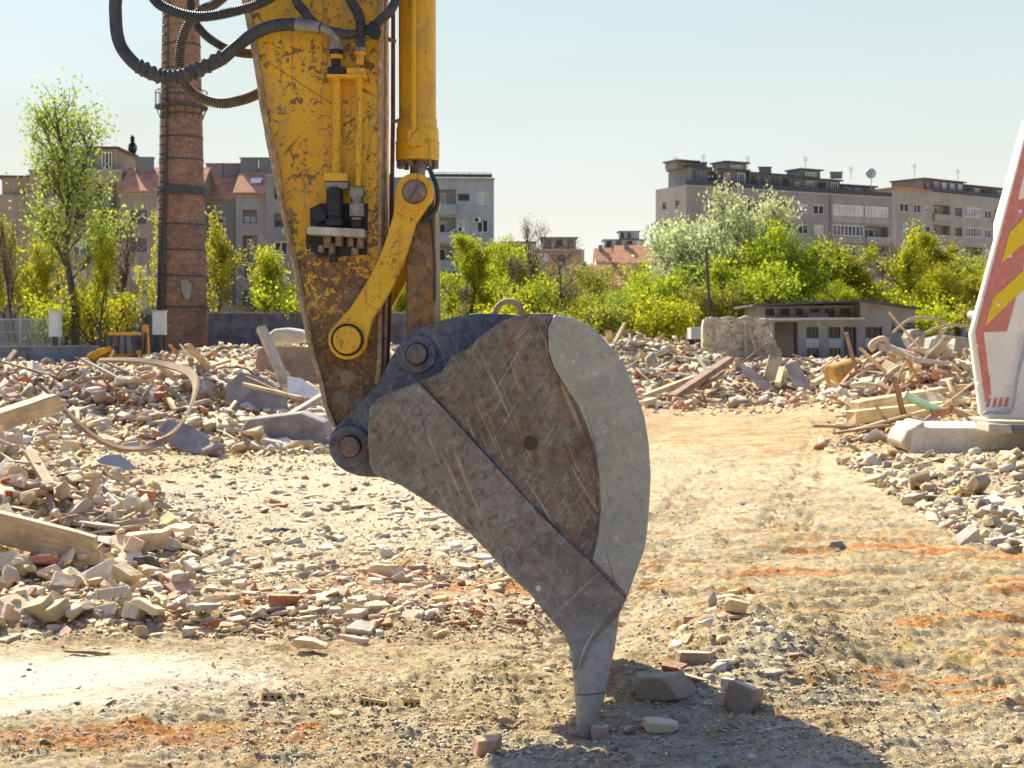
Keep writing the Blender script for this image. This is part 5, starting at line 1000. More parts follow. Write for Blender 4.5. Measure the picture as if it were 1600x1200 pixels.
def block(label, cat, name, O, U, W, nfl, fh, base, cols, wmat, D, roof='flat', group=None, top=.8, glz=('glass', 'glass_blue', 'curtain', 'glass_dark'), left_gable=None, right_gable=None):
    """an apartment block: front with columns cols=(kind, centre, width), floors of height fh; sides and back plain walls or with small windows"""
    fr = frame_of(O, U); O, U, N, Z = fr; Hh = base + nfl * fh + top
    root = empty(name, tuple(O), label, cat, group); ops = []; todo = []
    for f in range(nfl):
        z = base + f * fh
        for (kind, cx, w_) in cols:
            k2 = kind[f % len(kind)] if isinstance(kind, (list, tuple)) else kind
            if k2 == 'w': o = (cx - w_ / 2, cx + w_ / 2, z + .95, z + 2.35, .22)
            elif k2 == 's': o = (cx - w_ / 2, cx + w_ / 2, z + 1.35, z + 2.1, .2)
            elif k2 in ('l', 'g', 'b'): o = (cx - w_ / 2, cx + w_ / 2, z + (.95 if k2 != 'b' else .05), z + 2.55, 1.3 if k2 != 'g' else .12)
            else: continue
            ops.append(o); todo.append((k2, o, z, f))
    mb = MB(); wallgrid(mb, O, U, W, Hh, ops)
    A = O - N * D; B_ = O + U * W
    def side(Oo, Uu, Ws, gab):
        so = []
        if gab:
            for f in range(nfl):
                for gx in gab: so.append((gx - .5, gx + .5, base + f * fh + 1.1, base + f * fh + 2.1, .2))
        wallgrid(mb, Oo, Uu, Ws, Hh, so); fr2 = frame_of(Oo, Uu)
        for o in so: todo.append(('side', o, fr2, 0))
    side(A, N, D, left_gable); side(B_, -N, D, right_gable)
    mb.add([B_ - N * D, A, A + Z * Hh, B_ - N * D + Z * Hh], [(0, 1, 2, 3)])
    if roof == 'flat': mb.add([O + Z * (Hh - .3), B_ + Z * (Hh - .3), B_ - N * D + Z * (Hh - .3), A + Z * (Hh - .3)], [(0, 1, 2, 3)])
    build('wall', mb, wmat, root)
    for k2, o, z, f in todo:
        if k2 == 'side': window(root, z, o[0], o[1], o[2], o[3], .2, rb.choice(('glass', 'curtain', 'glass_dark')), rb.choice(('frame_white', 'frame_dark')), 0, shut=rb.choice((0, .5, .7))); continue
        g_ = rb.choice(glz); sh_ = rb.choice((0, 0, 0, .3, .5, .9))
        if k2 in ('w', 's'):
            window(root, fr, o[0], o[1], o[2], o[3], .22, g_, rb.choice(('frame_white', 'frame_white', 'frame_dark')), 1 if k2 == 'w' else 0, shut=sh_)
            if rb.random() < .14: aircon(root, fr, o[1] - .5, o[2] - .75)
        elif k2 == 'g': window(root, fr, o[0], o[1], o[2], o[3], .12, rb.choice(('glass_blue', 'curtain', 'glass')), 'frame_white', max(3, int((o[1] - o[0]) / .8)), 'glazed_loggia', shut=rb.choice((0, 0, .35)))
        else:
            m_ = o[0] + (o[1] - o[0]) * .12; window(root, fr, m_, m_ + (o[1] - o[0]) * .5, o[2], o[3] - .3, o[4], g_, 'frame_white', 1, shut=sh_)
            balcony(root, fr, o[0] - .1, o[1] + .1, z, .95, .5 if k2 == 'l' else .9, 'parapet' if wmat != 'plaster_white' else 'plaster_white', rail=(k2 == 'b'))
    cn_ = MB()
    for (a_, b2, c2, d2) in ((-.06, W + .06, .0, .14),): obox(cn_, fr, a_, b2, Hh - .22 + c2, Hh + .05, .004, d2)
    build('cornice', cn_, 'parapet', root)
    if roof == 'tile':
        rf = MB(); rh = D * .36; e = .4; p = [O + N * e - U * .2 + Z * Hh, B_ + N * e + U * .2 + Z * Hh, B_ - N * (D / 2) + U * .2 + Z * (Hh + rh), O - N * (D / 2) - U * .2 + Z * (Hh + rh), B_ - N * (D + e) + U * .2 + Z * Hh, A - N * e - U * .2 + Z * Hh]
        p = [q_ + Z * .06 for q_ in p]; rf.add(p + [q_ + Z * .15 for q_ in p], [(0, 1, 2, 3), (3, 2, 4, 5), (6, 9, 8, 7), (9, 11, 10, 8), (0, 6, 7, 1), (5, 4, 10, 11), (0, 3, 9, 6), (3, 5, 11, 9), (1, 7, 8, 2), (2, 8, 10, 4)])
        ro = build('roof', rf, 'roof_tiles', root)
        gb = MB(); gb.add([O + Z * Hh, A + Z * Hh, O - N * (D / 2) + Z * (Hh + rh)], [(0, 1, 2)]); gb.add([B_ + Z * Hh, B_ - N * D + Z * Hh, B_ - N * (D / 2) + Z * (Hh + rh)], [(0, 1, 2)]); split('gable', gb, wmat, root)
        for q_ in (.2, .72):
            c = O + U * W * q_ - N * D * .42; chimney_stack(ro, c.x, c.y, Hh + rh * .75, .7 if name == 'small_house' else 1.8, .9 if name == 'small_house' else 1.5)
    return root, fr, Hh
def attic(par, fr, x0, x1, z, d_in, h, D, mat='attic_dark', win=3):
    mb = MB(); O, U, N, Z = fr; obox(mb, fr, x0, x1, z, z + h, -D, -d_in); mb2 = MB(); obox(mb2, fr, x0 - .3, x1 + .3, z + h + .001, z + h + .22, -D - .2, -d_in + .5)
    a = build('attic', mb, mat, par); build('roof', mb2, 'roof_dark', a)
    f2 = (O - N * d_in, U, N, Z); n = win
    for k in range(n):
        c = x0 + (x1 - x0) * (k + .5) / n; w_ = (x1 - x0) / n * .55; window(a, f2, c - w_ / 2, c + w_ / 2, z + .5, z + h - .3, -.1, rb.choice(('glass', 'glass_dark', 'curtain', 'glass_blue')), rb.choice(('frame_white', 'frame_dark')), 2)
def railing(par, fr, x0, x1, z, h=1.0):
    m = MB(); obox(m, fr, x0, x1, z + h - .05, z + h, .02, .07); obox(m, fr, x0, x1, z + .1, z + h * .75, .035, .05); k = x0
    while k < x1: obox(m, fr, k, k + .06, z, z + h - .05, .02, .06); k += 1.4
    build('railing', m, 'dark_metal', par)
def PX(px, Y): return (px - CX) * Y / F
def base_pt(px, Y, z=-.3): return (PX(px, Y), Y, z)
# the long grey block at the right
O = base_pt(1072, 200); U = (.877, .48, 0)
right, fr, Hh = block('long grey apartment block with many glazed loggias right of the silvery tree', 'apartment block', 'apartment_block', O, U, 38.6, 7, 3.02, .5,
    [('w', 4.6, 2.2), (('l','g','l','b','l','l','l'), 9.2, 4.2), (('g','l','g','g','l','g','l'), 15.4, 7.0), ('w', 21.2, 2.0), ('w', 24.2, 2.0), ('g', 29.9, 6.0), (('g','l','g','l','l','l','g'), 35.6, 4.6)], 'plaster_grey', 7.5, left_gable=[2.2, 5.4], top=1.1)
for x_ in (6.4, 26.3): m = MB(); obox(m, fr, x_ - .15, x_ + .15, 0, Hh - .3, .005, .12); build('downpipe', m, 'attic_dark', right)
for f_ in range(7): m = MB(); obox(m, fr, 26.6, 38.2, 0.5 + f_ * 3.02 - .1, .5 + f_ * 3.02 + .85, .006, .16); build('parapet_band', m, 'parapet', right)
attic(right, fr, 2, 12, Hh - .3, 1.6, 3.0, 7.2, win=4); attic(right, fr, 12.2, 20, Hh - .3, 1.4, 2.7, 7.2, 'attic_dark', 4); attic(right, fr, 20.2, 30, Hh - .3, 2.0, 2.5, 7.2, 'plaster_grey', 4); attic(right, fr, 30.2, 37, Hh - .3, 2.0, 1.9, 7.2, 'attic_dark', 3)
attic(right, fr, 0.6, 4, Hh + 2.8, 3, .9, 6, 'attic_dark', 1); attic(right, fr, 9, 13, Hh + 2.6, 3, 1.4, 6, 'plaster_grey', 1); attic(right, fr, 23, 27, Hh + 2.3, 3, 1.4, 6, 'attic_dark', 1); railing(right, fr, 0, 38.6, Hh)
O_, U_, N_, Z_ = fr
for x, h in ((1, 1.5), (6, 2.2), (14, 2.4), (25, 3), (34, 2)): p = O_ + U_ * x - N_ * 4; antenna(right, p.x, p.y, Hh + 2.6, h)
for x in (5.4, 17.2, 31): p = O_ + U_ * x - N_ * 4; chimney_stack(right, p.x, p.y, Hh + 2.6, 1.8, .9)
p = O_ + U_ * 36 - N_ * 2; dm = MB(); ang_ = [(.95 * math.sin(t), 1 - math.cos(t)) for t in (0, .35, .7, 1.0)]; vs = []; K = 16
for (r_, d_) in ang_: vs += [(p.x + r_ * math.cos(2 * math.pi * k / K), p.y - 1 - d_ * -.6, Hh + 3.4 + r_ * math.sin(2 * math.pi * k / K)) for k in range(K)]
dm.add(vs, [(i * K + k, i * K + (k + 1) % K, (i + 1) * K + (k + 1) % K, (i + 1) * K + k) for i in range(3) for k in range(K)]); dm.tube([(p.x, p.y - .9, Hh - .3), (p.x, p.y - .9, Hh + 3.4)], .07, 6); do_ = build('satellite_dish', dm, 'grey_paint', right, smooth=40); do_.modifiers.new('t', 'SOLIDIFY').thickness = .05
O2 = base_pt(1400, 231); right2, fr, Hh = block('grey apartment block at the far right, stepped back behind the long one', 'apartment block', 'apartment_block', O2, (.80, .60, 0), 32, 7, 3.36, .6,
    [('w', 2.2, 2.2), ('w', 5.6, 1.8), ('s', 8.2, 1.0), (('l','g','l'), 12.0, 4.6), ('w', 16.6, 2.0), (('g','l','g'), 20.8, 4.6), ('w', 25.0, 1.8), (('l','g'), 29, 4.4)], 'plaster_light', 9, top=1.2)
attic(right2, fr, 9, 20, Hh - .3, 1.5, 2.6, 8, 'attic_dark', 5); attic(right2, fr, 20.3, 31.5, Hh - .3, 1.5, 2.2, 8, 'attic_dark', 5); railing(right2, fr, 9, 32, Hh)
m = MB(); obox(m, fr, -.3, 8.8, Hh + .05, Hh + .3, -8.5, .5); build('roof', m, 'roof_tiles', right2)
for x in (10, 22): p = fr[0] + fr[1] * x - fr[2] * 4; antenna(right2, p.x, p.y, Hh + 2.4, 2.4)
# white block in the middle
O = base_pt(612, 150); mid, fr, Hh = block('white apartment block with balconies just right of the excavator arm', 'apartment block', 'apartment_block', O, (1, 0.06, 0), 10.8, 6, 2.95, -.2,
    [('w', 1.6, 1.2), ('l', 5.4, 2.7), (('w','w','s'), 7.6, 1.2), ('w', 9.6, 1.2)], 'plaster_white', 11, top=.8)
railing(mid, fr, 4, 10.6, Hh, .6); aircon(mid, fr, 8.6, 13.6); aircon(mid, fr, 6.9, 12.6)
# left: tan block with an angled wing
O = base_pt(46, 148); left, fr, Hh = block('tan apartment block behind the poplar at the left', 'apartment block', 'apartment_block', O, (1, 0, 0), 9.6, 6, 2.95, .2, [(('b','l'), 2.2, 2.0), ('w', 5.2, 1.5), (('l','b'), 8.0, 2.2)], 'plaster_tan', 12, top=1.0)
attic(left, fr, 3, 8.8, Hh - .3, 1, 2.6, 9, 'plaster_tan', 3)
O = base_pt(6, 162); wing, fr, Hh2 = block('angled tan wing with deep balconies at the far left', 'apartment block', 'apartment_block', O, (2.9, -13, 0), 13.0, 5, 3.1, .4, [('l', 3.0, 2.8), ('b', 7.6, 2.6), ('l', 11.2, 2.0)], 'plaster_warm', 8, top=.6)
attic(wing, fr, 3, 12, Hh2 - .3, 1.4, 2.2, 6, 'plaster_tan', 3)
O = base_pt(188, 146); b2, fr, Hh = block('brown grey house with a red tiled roof left of the brick chimney', 'house', 'apartment_house', O, (1, 0, 0), 8.2, 5, 2.9, .6, [('w', 1.9, 1.6), ('w', 6.0, 1.4), ('w', 3.9, .9)], 'plaster_warm', 8, 'tile', top=1.2)
O = base_pt(314, 150); b3, fr, Hh = block('grey house with a red tiled roof right of the brick chimney', 'house', 'apartment_house', O, (1, 0, 0), 3.6, 5, 2.9, .7, [('w', 1.7, 1.5)], 'plaster_grey', 9, 'tile', top=.7)
O = base_pt(368, 149); b4, fr, Hh = block('grey house with French balconies and a red roof with a skylight', 'house', 'apartment_house', O, (1, 0, 0), 2.4 + 1.4, 5, 2.9, .9, [(('w','b','w','b','w'), 1.5, 1.5)], 'plaster_light', 9, 'tile', top=1.0)
sk = MB(); p = fr[0] + fr[1] * 1.9 + fr[2] * -1.5; sk.box((p.x, p.y, Hh + 1.35), (1.1, .9, .12), rx=R(36)); build('skylight', sk, 'frame_white', b4)
O = base_pt(415, 148); b5, fr, Hh = block('plain grey house partly hidden by the excavator arm', 'house', 'apartment_house', O, (1, 0, 0), 13, 6, 2.9, .4, [('w', 1.6, 1.4), ('w', 5, 1.4), ('w', 9, 1.4), ('w', 12, 1.0)], 'plaster_grey', 9, top=.6)
# far blocks and houses in the gap
O = base_pt(778, 290); f1, fr, Hh = block('distant brown block rising over the trees right of the white block', 'apartment block', 'apartment_block', O, (1, 0, 0), 17, 6, 2.9, 1, [('w', 2, 1.6), ('w', 5.5, 1.6), ('g', 9, 2.6), ('w', 13, 1.6)], 'plaster_brown', 9, top=.6)
attic(f1, fr, 1, 7.5, Hh - .3, 1, 1.7, 8, 'attic_dark', 3); attic(f1, fr, 9, 16, Hh - .3, 1, 2.6, 8, 'plaster_grey', 3)
O = base_pt(880, 310); f2, fr, Hh = block('distant pale grey block beside the brown one', 'apartment block', 'apartment_block', O, (1, 0, 0), 4.6, 6, 2.9, 2, [('w', 1.2, 1.2), ('w', 3.3, 1.2)], 'plaster_blue', 8, top=.6)
O = base_pt(936, 420); f3, fr, Hh = block('very distant stepped grey tower block', 'tower block', 'tower_block', O, (1, 0, 0), 15, 9, 2.9, .6, [('g', 2.5, 3), ('w', 6.5, 2), ('g', 11, 3)], 'plaster_blue', 12, top=.4)
attic(f3, fr, 1.5, 13.5, Hh - .3, 1, 2.6, 10, 'plaster_blue', 4); attic(f3, fr, 6, 12, Hh + 2.4, 1.5, 2.4, 8, 'plaster_blue', 3)
O = base_pt(932, 245); f4, fr, Hh = block('small cream house with a red roof in the gap between the blocks', 'house', 'small_house', O, (1, 0, 0), 4.4, 4, 2.8, 2.6, [('w', 2.2, 1.0)], 'plaster_cream', 7, 'tile', top=.2)
O = base_pt(958, 236); f5, fr, Hh = block('house with a broad orange tiled roof at the edge of the long grey block', 'house', 'small_house', O, (1, -.15, 0), 9.5, 3, 3.0, 3.9, [('w', 2, 1.2), ('w', 6, 1.2)], 'plaster_brown', 9, 'tile', top=.4)
O = base_pt(895, 190); f6, fr, Hh = block('low house whose red roof just shows above the trees', 'house', 'small_house', O, (1, 0, 0), 8, 2, 3.0, 1.9, [('w', 2, 1.2), ('w', 6, 1.2)], 'plaster_brown', 8, 'tile', top=.2)
# brick chimney
CHY = 100.0; cxm = PX(283.5, CHY); chim = empty('brick_chimney', (cxm, CHY, 0), 'tall old brick factory chimney with iron bands and a ladder', 'chimney')
def crad(z): return 1.86 - z / 25 * .62
mb = MB(); zs = [0, .6] + [z for z in np.linspace(1, 33, 34)]; mb.tube([(cxm, CHY, z) for z in zs], [crad(z) for z in zs], 40); build('shaft', mb, 'chimney_brick', chim, smooth=50)
for py in (480, 432, 392, 352, 300, 251, 216, 180, 150, 110, 72, 30, -15, -60, -110):
    z = P(0, py, CHY)[2]; big = py in (300,); m = MB(); m.tube([(cxm, CHY, z - (.28 if big else .06)), (cxm, CHY, z + (.28 if big else .06))], crad(z) + (.20 if big else .035), 40); build('iron_band', m, 'dark_metal', chim, smooth=50)
m = MB(); z = P(0, 168, CHY)[2]; m.tube([(cxm, CHY, z - .08), (cxm, CHY, z + .08)], crad(z) + .42, 24)
for k in range(16):
    a = 2 * math.pi * k / 16; x, y = cxm + (crad(z) + .36) * math.cos(a), CHY + (crad(z) + .36) * math.sin(a); m.tube([(x, y, z), (x, y, z + 1.1)], .03, 5); m.tube([(x, y, z), (cxm + crad(z) * math.cos(a), CHY + crad(z) * math.sin(a), z - .9)], .03, 5)
ring_ = [(cxm + (crad(z) + .36) * math.cos(t), CHY + (crad(z) + .36) * math.sin(t), z + 1.1) for t in np.linspace(0, 2 * math.pi, 33)]; m.tube(ring_, .035, 5); build('platform', m, 'dark_metal', chim)
for off, r_ in ((-.92, .10), (-1.40, .10), (-1.16, .05)):                        # cage ladder, thickened and packed so its shape adds shade on the left
    m = MB(); m.tube([(cxm + off * (crad(z) / 1.86), CHY - math.sqrt(max(.1, crad(z) ** 2 - off ** 2)) - .18, z) for z in (.5, 8, 16, 24, 32)], r_, 5); lo_ = build('ladder_rail', m, 'dark_metal', chim)
m = MB()
for k in range(100):
    z = .6 + k * .32; s_ = (crad(z) / 1.86); y_ = CHY - math.sqrt(max(.1, crad(z) ** 2 - 1.44)) - .18; m.tube([(cxm - 1.0 * s_, y_, z), (cxm - 1.38 * s_, y_, z)], .04, 4)
    if k % 2 == 0: m.tube([(cxm - .98 * s_, y_, z), (cxm - .95 * s_, y_ - .6, z), (cxm - 1.2 * s_, y_ - .8, z), (cxm - 1.45 * s_, y_ - .6, z), (cxm - 1.4 * s_, y_, z)], .045, 4)
build('ladder_cage', m, 'dark_metal', chim); m = MB(); m.tube([(cxm - 1.68 * (crad(z) / 1.86), CHY - .45, z) for z in (.3, 10, 20, 32)], .09, 6); build('conductor_pipe', m, 'dark_metal', chim)
m = MB(); m.prism(XZ([(292,440),(300,438),(308,446),(306,466),(299,470),(294,458)], CHY), CHY - 1.86, CHY - 1.70) ; build('plaster_patch', m, 'plaster_light', chim)
# boundary walls, cabinets, fence
def bwall(px0, px1, Y0, Y1, top, label, mat, th=.3, name='boundary_wall', bot=-.4, cap='concrete_dark'):
    a = Vector((PX(px0, Y0), Y0, 0)); b = Vector((PX(px1, Y1), Y1, 0)); d = (b - a).normalized(); fr = frame_of(a, d); L = (b - a).length; zt = P(0, top, Y0)[2]; r_ = empty(name, tuple(a), label, 'wall')
    mb = MB(); obox(mb, fr, 0, L, bot, zt, -th, 0); build('masonry', mb, mat, r_); mb = MB(); obox(mb, fr, -.05, L + .05, zt + .002, zt + .12, -th - .08, .08); build('coping', mb, cap, r_)
    k = 3.2; 
    while k < L: mb = MB(); obox(mb, fr, k, k + .25, bot, zt - .1, .003, .12); build('pier', mb, mat, r_); k += 4.2
bwall(325, 640, 98, 98, 490, 'stained dark boundary wall right of the brick chimney', 'wall_dark'); bwall(150, 247, 99, 99, 491, 'stained dark boundary wall between the fence and the chimney', 'wall_dark')
bwall(-160, 150, 84, 84, 543, 'low grey concrete retaining wall under the metal fence', 'plinth', bot=-1.6)
bwall(-200, 160, 104, 104, 466, 'long low wall with a pale coping behind the metal fence', 'attic_dark', cap='plaster_cream')
mb = MB(); mb.box((PX(405, 110), 110, 2.9), (14, 4, 1.3)); mb.box((PX(405, 110), 110, 3.62), (14.4, 4.4, .12)); tag(build('low_shed', mb, 'plaster_light'), 'low flat shed roof showing over the dark wall', 'shed')
fe = empty('metal_fence', (PX(-40, 86), 86, 0), 'grey galvanised mesh fence on the retaining wall at the left', 'fence')
zt, zb = P(0, 497, 86)[2], P(0, 540, 86)[2]; xs = np.arange(PX(-150, 86), PX(139, 86), 2.35)
for x in xs: m = MB(); m.box((x, 86, (zt + zb) / 2), (.14, .10, zt - zb + .1)); build('post', m, 'galv', fe)
for x in xs[:-1]:
    m = MB(); m.box((x + 1.17, 86, zt - .08), (2.1, .05, .08)); m.box((x + 1.17, 86, zb + .1), (2.1, .05, .08)); m.box((x + 1.17, 86, (zt + zb) / 2), (2.1, .05, .05))
    for k in range(17): m.box((x + .12 + k * .131, 86, (zt + zb) / 2), (.035, .03, zt - zb - .1))
    build('panel', m, 'galv', fe)
for (x0, x1, y0, y1, lab) in ((76, 92, 487, 526, 'pale grey metal cabinet standing at the mesh fence'), (238, 257, 487, 523, 'pale grey metal cabinet at the foot of the brick chimney')):
    a = P(x0, y0, 84.5); b = P(x1, y1, 84.5); c_ = empty('metal_cabinet', ((a[0] + b[0]) / 2, 84.5, b[2]), lab, 'cabinet'); m = MB(); m.box(((a[0] + b[0]) / 2, 84.8, (a[2] + b[2]) / 2), (b[0] - a[0], .6, a[2] - b[2])); build('housing', m, 'cabinet_grey', c_, bevel=.02)
    m = MB(); m.box(((a[0] + b[0]) / 2, 84.8, a[2] + .04), (b[0] - a[0] + .1, .7, .06)); build('lid', m, 'cabinet_grey', c_); m = MB(); m.box(((a[0] + b[0]) / 2 + .02, 84.49, (a[2] + b[2]) / 2), ((b[0] - a[0]) * .86, .02, (a[2] - b[2]) * .9)); build('door', m, 'cabinet_grey', c_, bevel=.008)
    m = MB(); m.box(((a[0] + b[0]) / 2, 84.8, (b[2] - .6) / 2 ), (.25, .3, b[2] + .6)); build('stand', m, 'dark_metal', c_)
# yellow backhoe loader among the far rubble
LY = 80; bl_ = empty('backhoe_loader', (PX(192, LY), LY, hz(PX(192, LY), LY)), 'small yellow backhoe loader standing behind the rubble at the left', 'loader')
def q(px, py, Y=LY): return P(px, py, Y)
m = MB(); m.prism(XZ([(176,519),(212,519),(216,522),(213,524),(177,524)], LY), LY - .9, LY + .9); build('cab_roof', m, 'yellow_machine', bl_, bevel=.03)
m = MB(); m.prism(XZ([(180,524),(211,524),(216,552),(177,552)], LY), LY - .75, LY + .75); cab_ = build('cab', m, 'glass', bl_)
m = MB()
for x0, x1 in ((180, 178), (191, 190), (201, 202), (211, 216)):
    for yy in (LY - .78, LY + .78): m.bar((q(x0, 524)[0], yy, q(0, 524)[2]), (q(x1, 553)[0], yy, q(0, 553)[2]), .09, .09)
build('cab_pillars', m, 'dark_metal', cab_)
m = MB(); m.prism(XZ([(170,548),(222,547),(222,565),(165,568)], LY), LY - .7, LY + .7); build('chassis', m, 'yellow_machine', bl_, bevel=.05)
for x, r_ in ((172, .55), (215, .75)):
    for yy in (LY - .85, LY + .85): w_ = q(x, 575); m = MB(); m.cyl((w_[0], yy, w_[2]), r_, .4, 'Y', 24); wo_ = build('wheel', m, 'rubber', bl_, bevel=.05); m = MB(); m.cyl((w_[0], yy, w_[2]), r_ * .5, .43, 'Y', 16); build('rim', m, 'yellow_machine', wo_)
m = MB(); m.prism(XZ([(135,563),(140,553),(156,545),(176,541),(177,548),(158,557),(148,566)], 79), 78.6, 79.4); build('loader_arm', m, 'yellow_machine', bl_, bevel=.04)
m = MB(); m.prism(XZ([(128,572),(134,558),(142,560),(150,568),(140,576)], 78.8), 78.0, 80); build('loader_bucket', m, 'orange_junk', bl_, bevel=.04)
m = MB(); m.prism(XZ([(222,560),(225,528),(223,510),(228,507),(232,509),(233,528),(235,560)], LY + .3), LY, LY + .35); build('backhoe_boom', m, 'yellow_machine', bl_, bevel=.04)
m = MB(); m.tube([q(226, 555, LY - .1), q(228, 520, LY - .1)], .09, 8); build('boom_cylinder', m, 'dark_metal', bl_)
# shed with broken windows
SY = 95.0; sh_r = empty('derelict_shed', (PX(1300, SY), SY, 0), 'derelict two storey shed with dark broken windows and scrawl on its wall', 'shed')
def SX(px): return PX(px, SY)
def SZ(py): return P(0, py, SY)[2]
x0 = SX(1190); zb = -.2
def op(a, b, c, d, dep, xx=x0): return (SX(a) - xx, SX(b) - xx, SZ(d) - zb, SZ(c) - zb, dep)
up = [op(a, b, 482, 493, .3) for a, b in ((1196,1210),(1219,1233),(1243,1255),(1265,1279),(1289,1303),(1313,1328))]
mb = MB(); wallgrid(mb, (x0, SY, zb), (1, 0, 0), SX(1336) - x0, SZ(474) - zb, [op(*u_, .3) if 0 else u_ for u_ in up])
lo0 = SX(1200); lo = [op(1253, 1272, 511, 528, .3, lo0), op(1287, 1306, 511, 528, .3, lo0), op(1310, 1331, 511, 560, .5, lo0), op(1253, 1272, 544, 562, .3, lo0), op(1287, 1306, 544, 562, .3, lo0)]
wallgrid(mb, (lo0, SY - 1.4, zb), (1, 0, 0), SX(1336) - lo0, SZ(500) - zb, lo + [op(1204, 1241, 503, 562, 1.1, lo0)])
mb.add([(lo0, SY - 1.4, zb), (lo0, SY, zb), (lo0, SY, SZ(500)), (lo0, SY - 1.4, SZ(500))], [(0, 1, 2, 3)])
g0 = SX(1336); W_ = SX(1424) - g0; ro_ = [op(1344, 1372, 511, 528, .3, g0), op(1344, 1372, 543, 562, .3, g0)]
wallgrid(mb, (g0, SY - 1.4, zb), (1, .12, 0), W_, SZ(484) - zb, ro_)
ga = P(0, 474, SY)[2]; mb.add([(g0, SY - 1.4, SZ(484)), (SX(1424), SY - 1.4 + .12 * W_, SZ(484)), (g0, SY - 1.4, SZ(472))], [(0, 1, 2)])
mb.add([(SX(1424), SY - 1.3 + .12 * W_, zb), (SX(1424), SY + 7, zb), (SX(1424), SY + 7, SZ(484)), (SX(1424), SY - 1.3 + .12 * W_, SZ(484))], [(0, 1, 2, 3)]); mb.add([(x0, SY, zb), (x0, SY + 7, zb), (x0, SY + 7, SZ(476)), (x0, SY, SZ(476))], [(0, 1, 2, 3)]); mb.add([(x0, SY + 7, zb), (SX(1424), SY + 7, zb), (SX(1424), SY + 7, SZ(480)), (x0, SY + 7, SZ(476))], [(0, 1, 2, 3)])
mb.add([(g0, SY - 1.4, zb), (g0, SY + .1, zb), (g0, SY + .1, SZ(472.5)), (g0, SY - 1.4, SZ(472.5))], [(0, 1, 2, 3)]); mb.add([(x0, SY, SZ(476)), (g0, SY, SZ(476)), (g0, SY, SZ(472.6)), (x0, SY, SZ(479))], [(0, 1, 2, 3)]); build('wall', mb, 'plaster_shed', sh_r)
def shedwin(xx, yy, o, U=(1, 0, 0), lab=None, low=False):
    fr = frame_of((xx, yy, zb), U); m = MB(); f = .05; x_0, x_1, z0, z1, dep = o
    for k in range(4): x = x_0 + (x_1 - x_0) * k / 3; obox(m, fr, x - f / 2, x + f / 2, z0, z1, -dep + .03, -dep + .09)
    for k in range(4): z = z0 + (z1 - z0) * k / 3; obox(m, fr, x_0, x_1, z - f / 2, z + f / 2, -dep + .031, -dep + .08)
    m.cur = 1; obox(m, fr, x_0, x_1, z0, z1, -dep + .005, -dep + .02); build('window', m, ['dark_metal', 'glass_dark'], sh_r)
for o in up: shedwin(x0, SY, o)
for o in lo: shedwin(lo0, SY - 1.4, o)
for o in ro_: shedwin(g0, SY - 1.4, o, (1, .12, 0))
m = MB()                                           # pale panels below the windows
for a, b, xx, U in ((1253, 1272, lo0, 0), (1287, 1306, lo0, 0), (1344, 1372, g0, .12)):
    f_ = frame_of((xx, SY - 1.4, zb), (1, U, 0)); obox(m, f_, SX(a) - xx, SX(b) - xx, SZ(543) - zb, SZ(529) - zb, .003, .05)
m2_ = MB(); obox(m2_, frame_of((lo0, SY - 1.4, zb), (1, 0, 0)), SX(1204) - lo0 + .02, SX(1241) - lo0 - .02, .05, SZ(503) - zb - .02, -1.09, -.75); build('doorway_dark', m2_, 'glass_dark', sh_r)  # dark box added in the doorway, the inside shade put into its colour
split('sill_panel', m, 'plaster_white', sh_r)
m = MB(); m.add([(x0 - .7, SY - .6, SZ(479)), (SX(1336) + .1, SY - 2.0, SZ(472)), (SX(1336) + .1, SY + 7.4, SZ(476)), (x0 - .7, SY + 7.4, SZ(480))], [(0, 1, 2, 3)]); m.add([(SX(1336) + .1, SY - 2.0, SZ(472)), (SX(1430), SY - 1.4, SZ(484)), (SX(1430), SY + 7.4, SZ(484)), (SX(1336) + .1, SY + 7.4, SZ(476))], [(0, 1, 2, 3)])
rf_ = build('roof', m, 'roof_dark', sh_r); t_ = rf_.modifiers.new('t', 'SOLIDIFY'); t_.thickness = .14
m = MB(); m.box(((lo0 + SX(1338)) / 2, SY - .9, SZ(498.5)), (SX(1338) - lo0 + .3, 1.8, .14), ry=R(-.3)); build('canopy', m, 'concrete', sh_r); m = MB(); m.box((SX(1275), SY - .6, SZ(494)), (1.3, .9, .1), rx=R(25)); build('loose_sheet', m, 'plaster_white', sh_r)
# scrawl on the shed wall
cu = bpy.data.curves.new('graffiti', 'FONT'); cu.body = 'HEPO'; cu.size = .85; cu.extrude = .004; cu.offset = .012; cu.shear = .2; go = bpy.data.objects.new('graffiti_text', cu); COL.objects.link(go)
bpy.context.view_layer.update(); gme = bpy.data.meshes.new_from_object(go.evaluated_get(bpy.context.evaluated_depsgraph_get())); bpy.data.objects.remove(go); gme.materials.clear(); gme.materials.append(M['oil_black']); go = bpy.data.objects.new('graffiti', gme); COL.objects.link(go); go.parent = sh_r
go.location = Vector((SX(1384), SY - 1.4 + .12 * (SX(1384) - g0) - .03, SZ(519))) - sh_r.location; go.rotation_euler = (R(90), 0, math.atan(.12)); go['label'] = 'black spray painted scrawl'
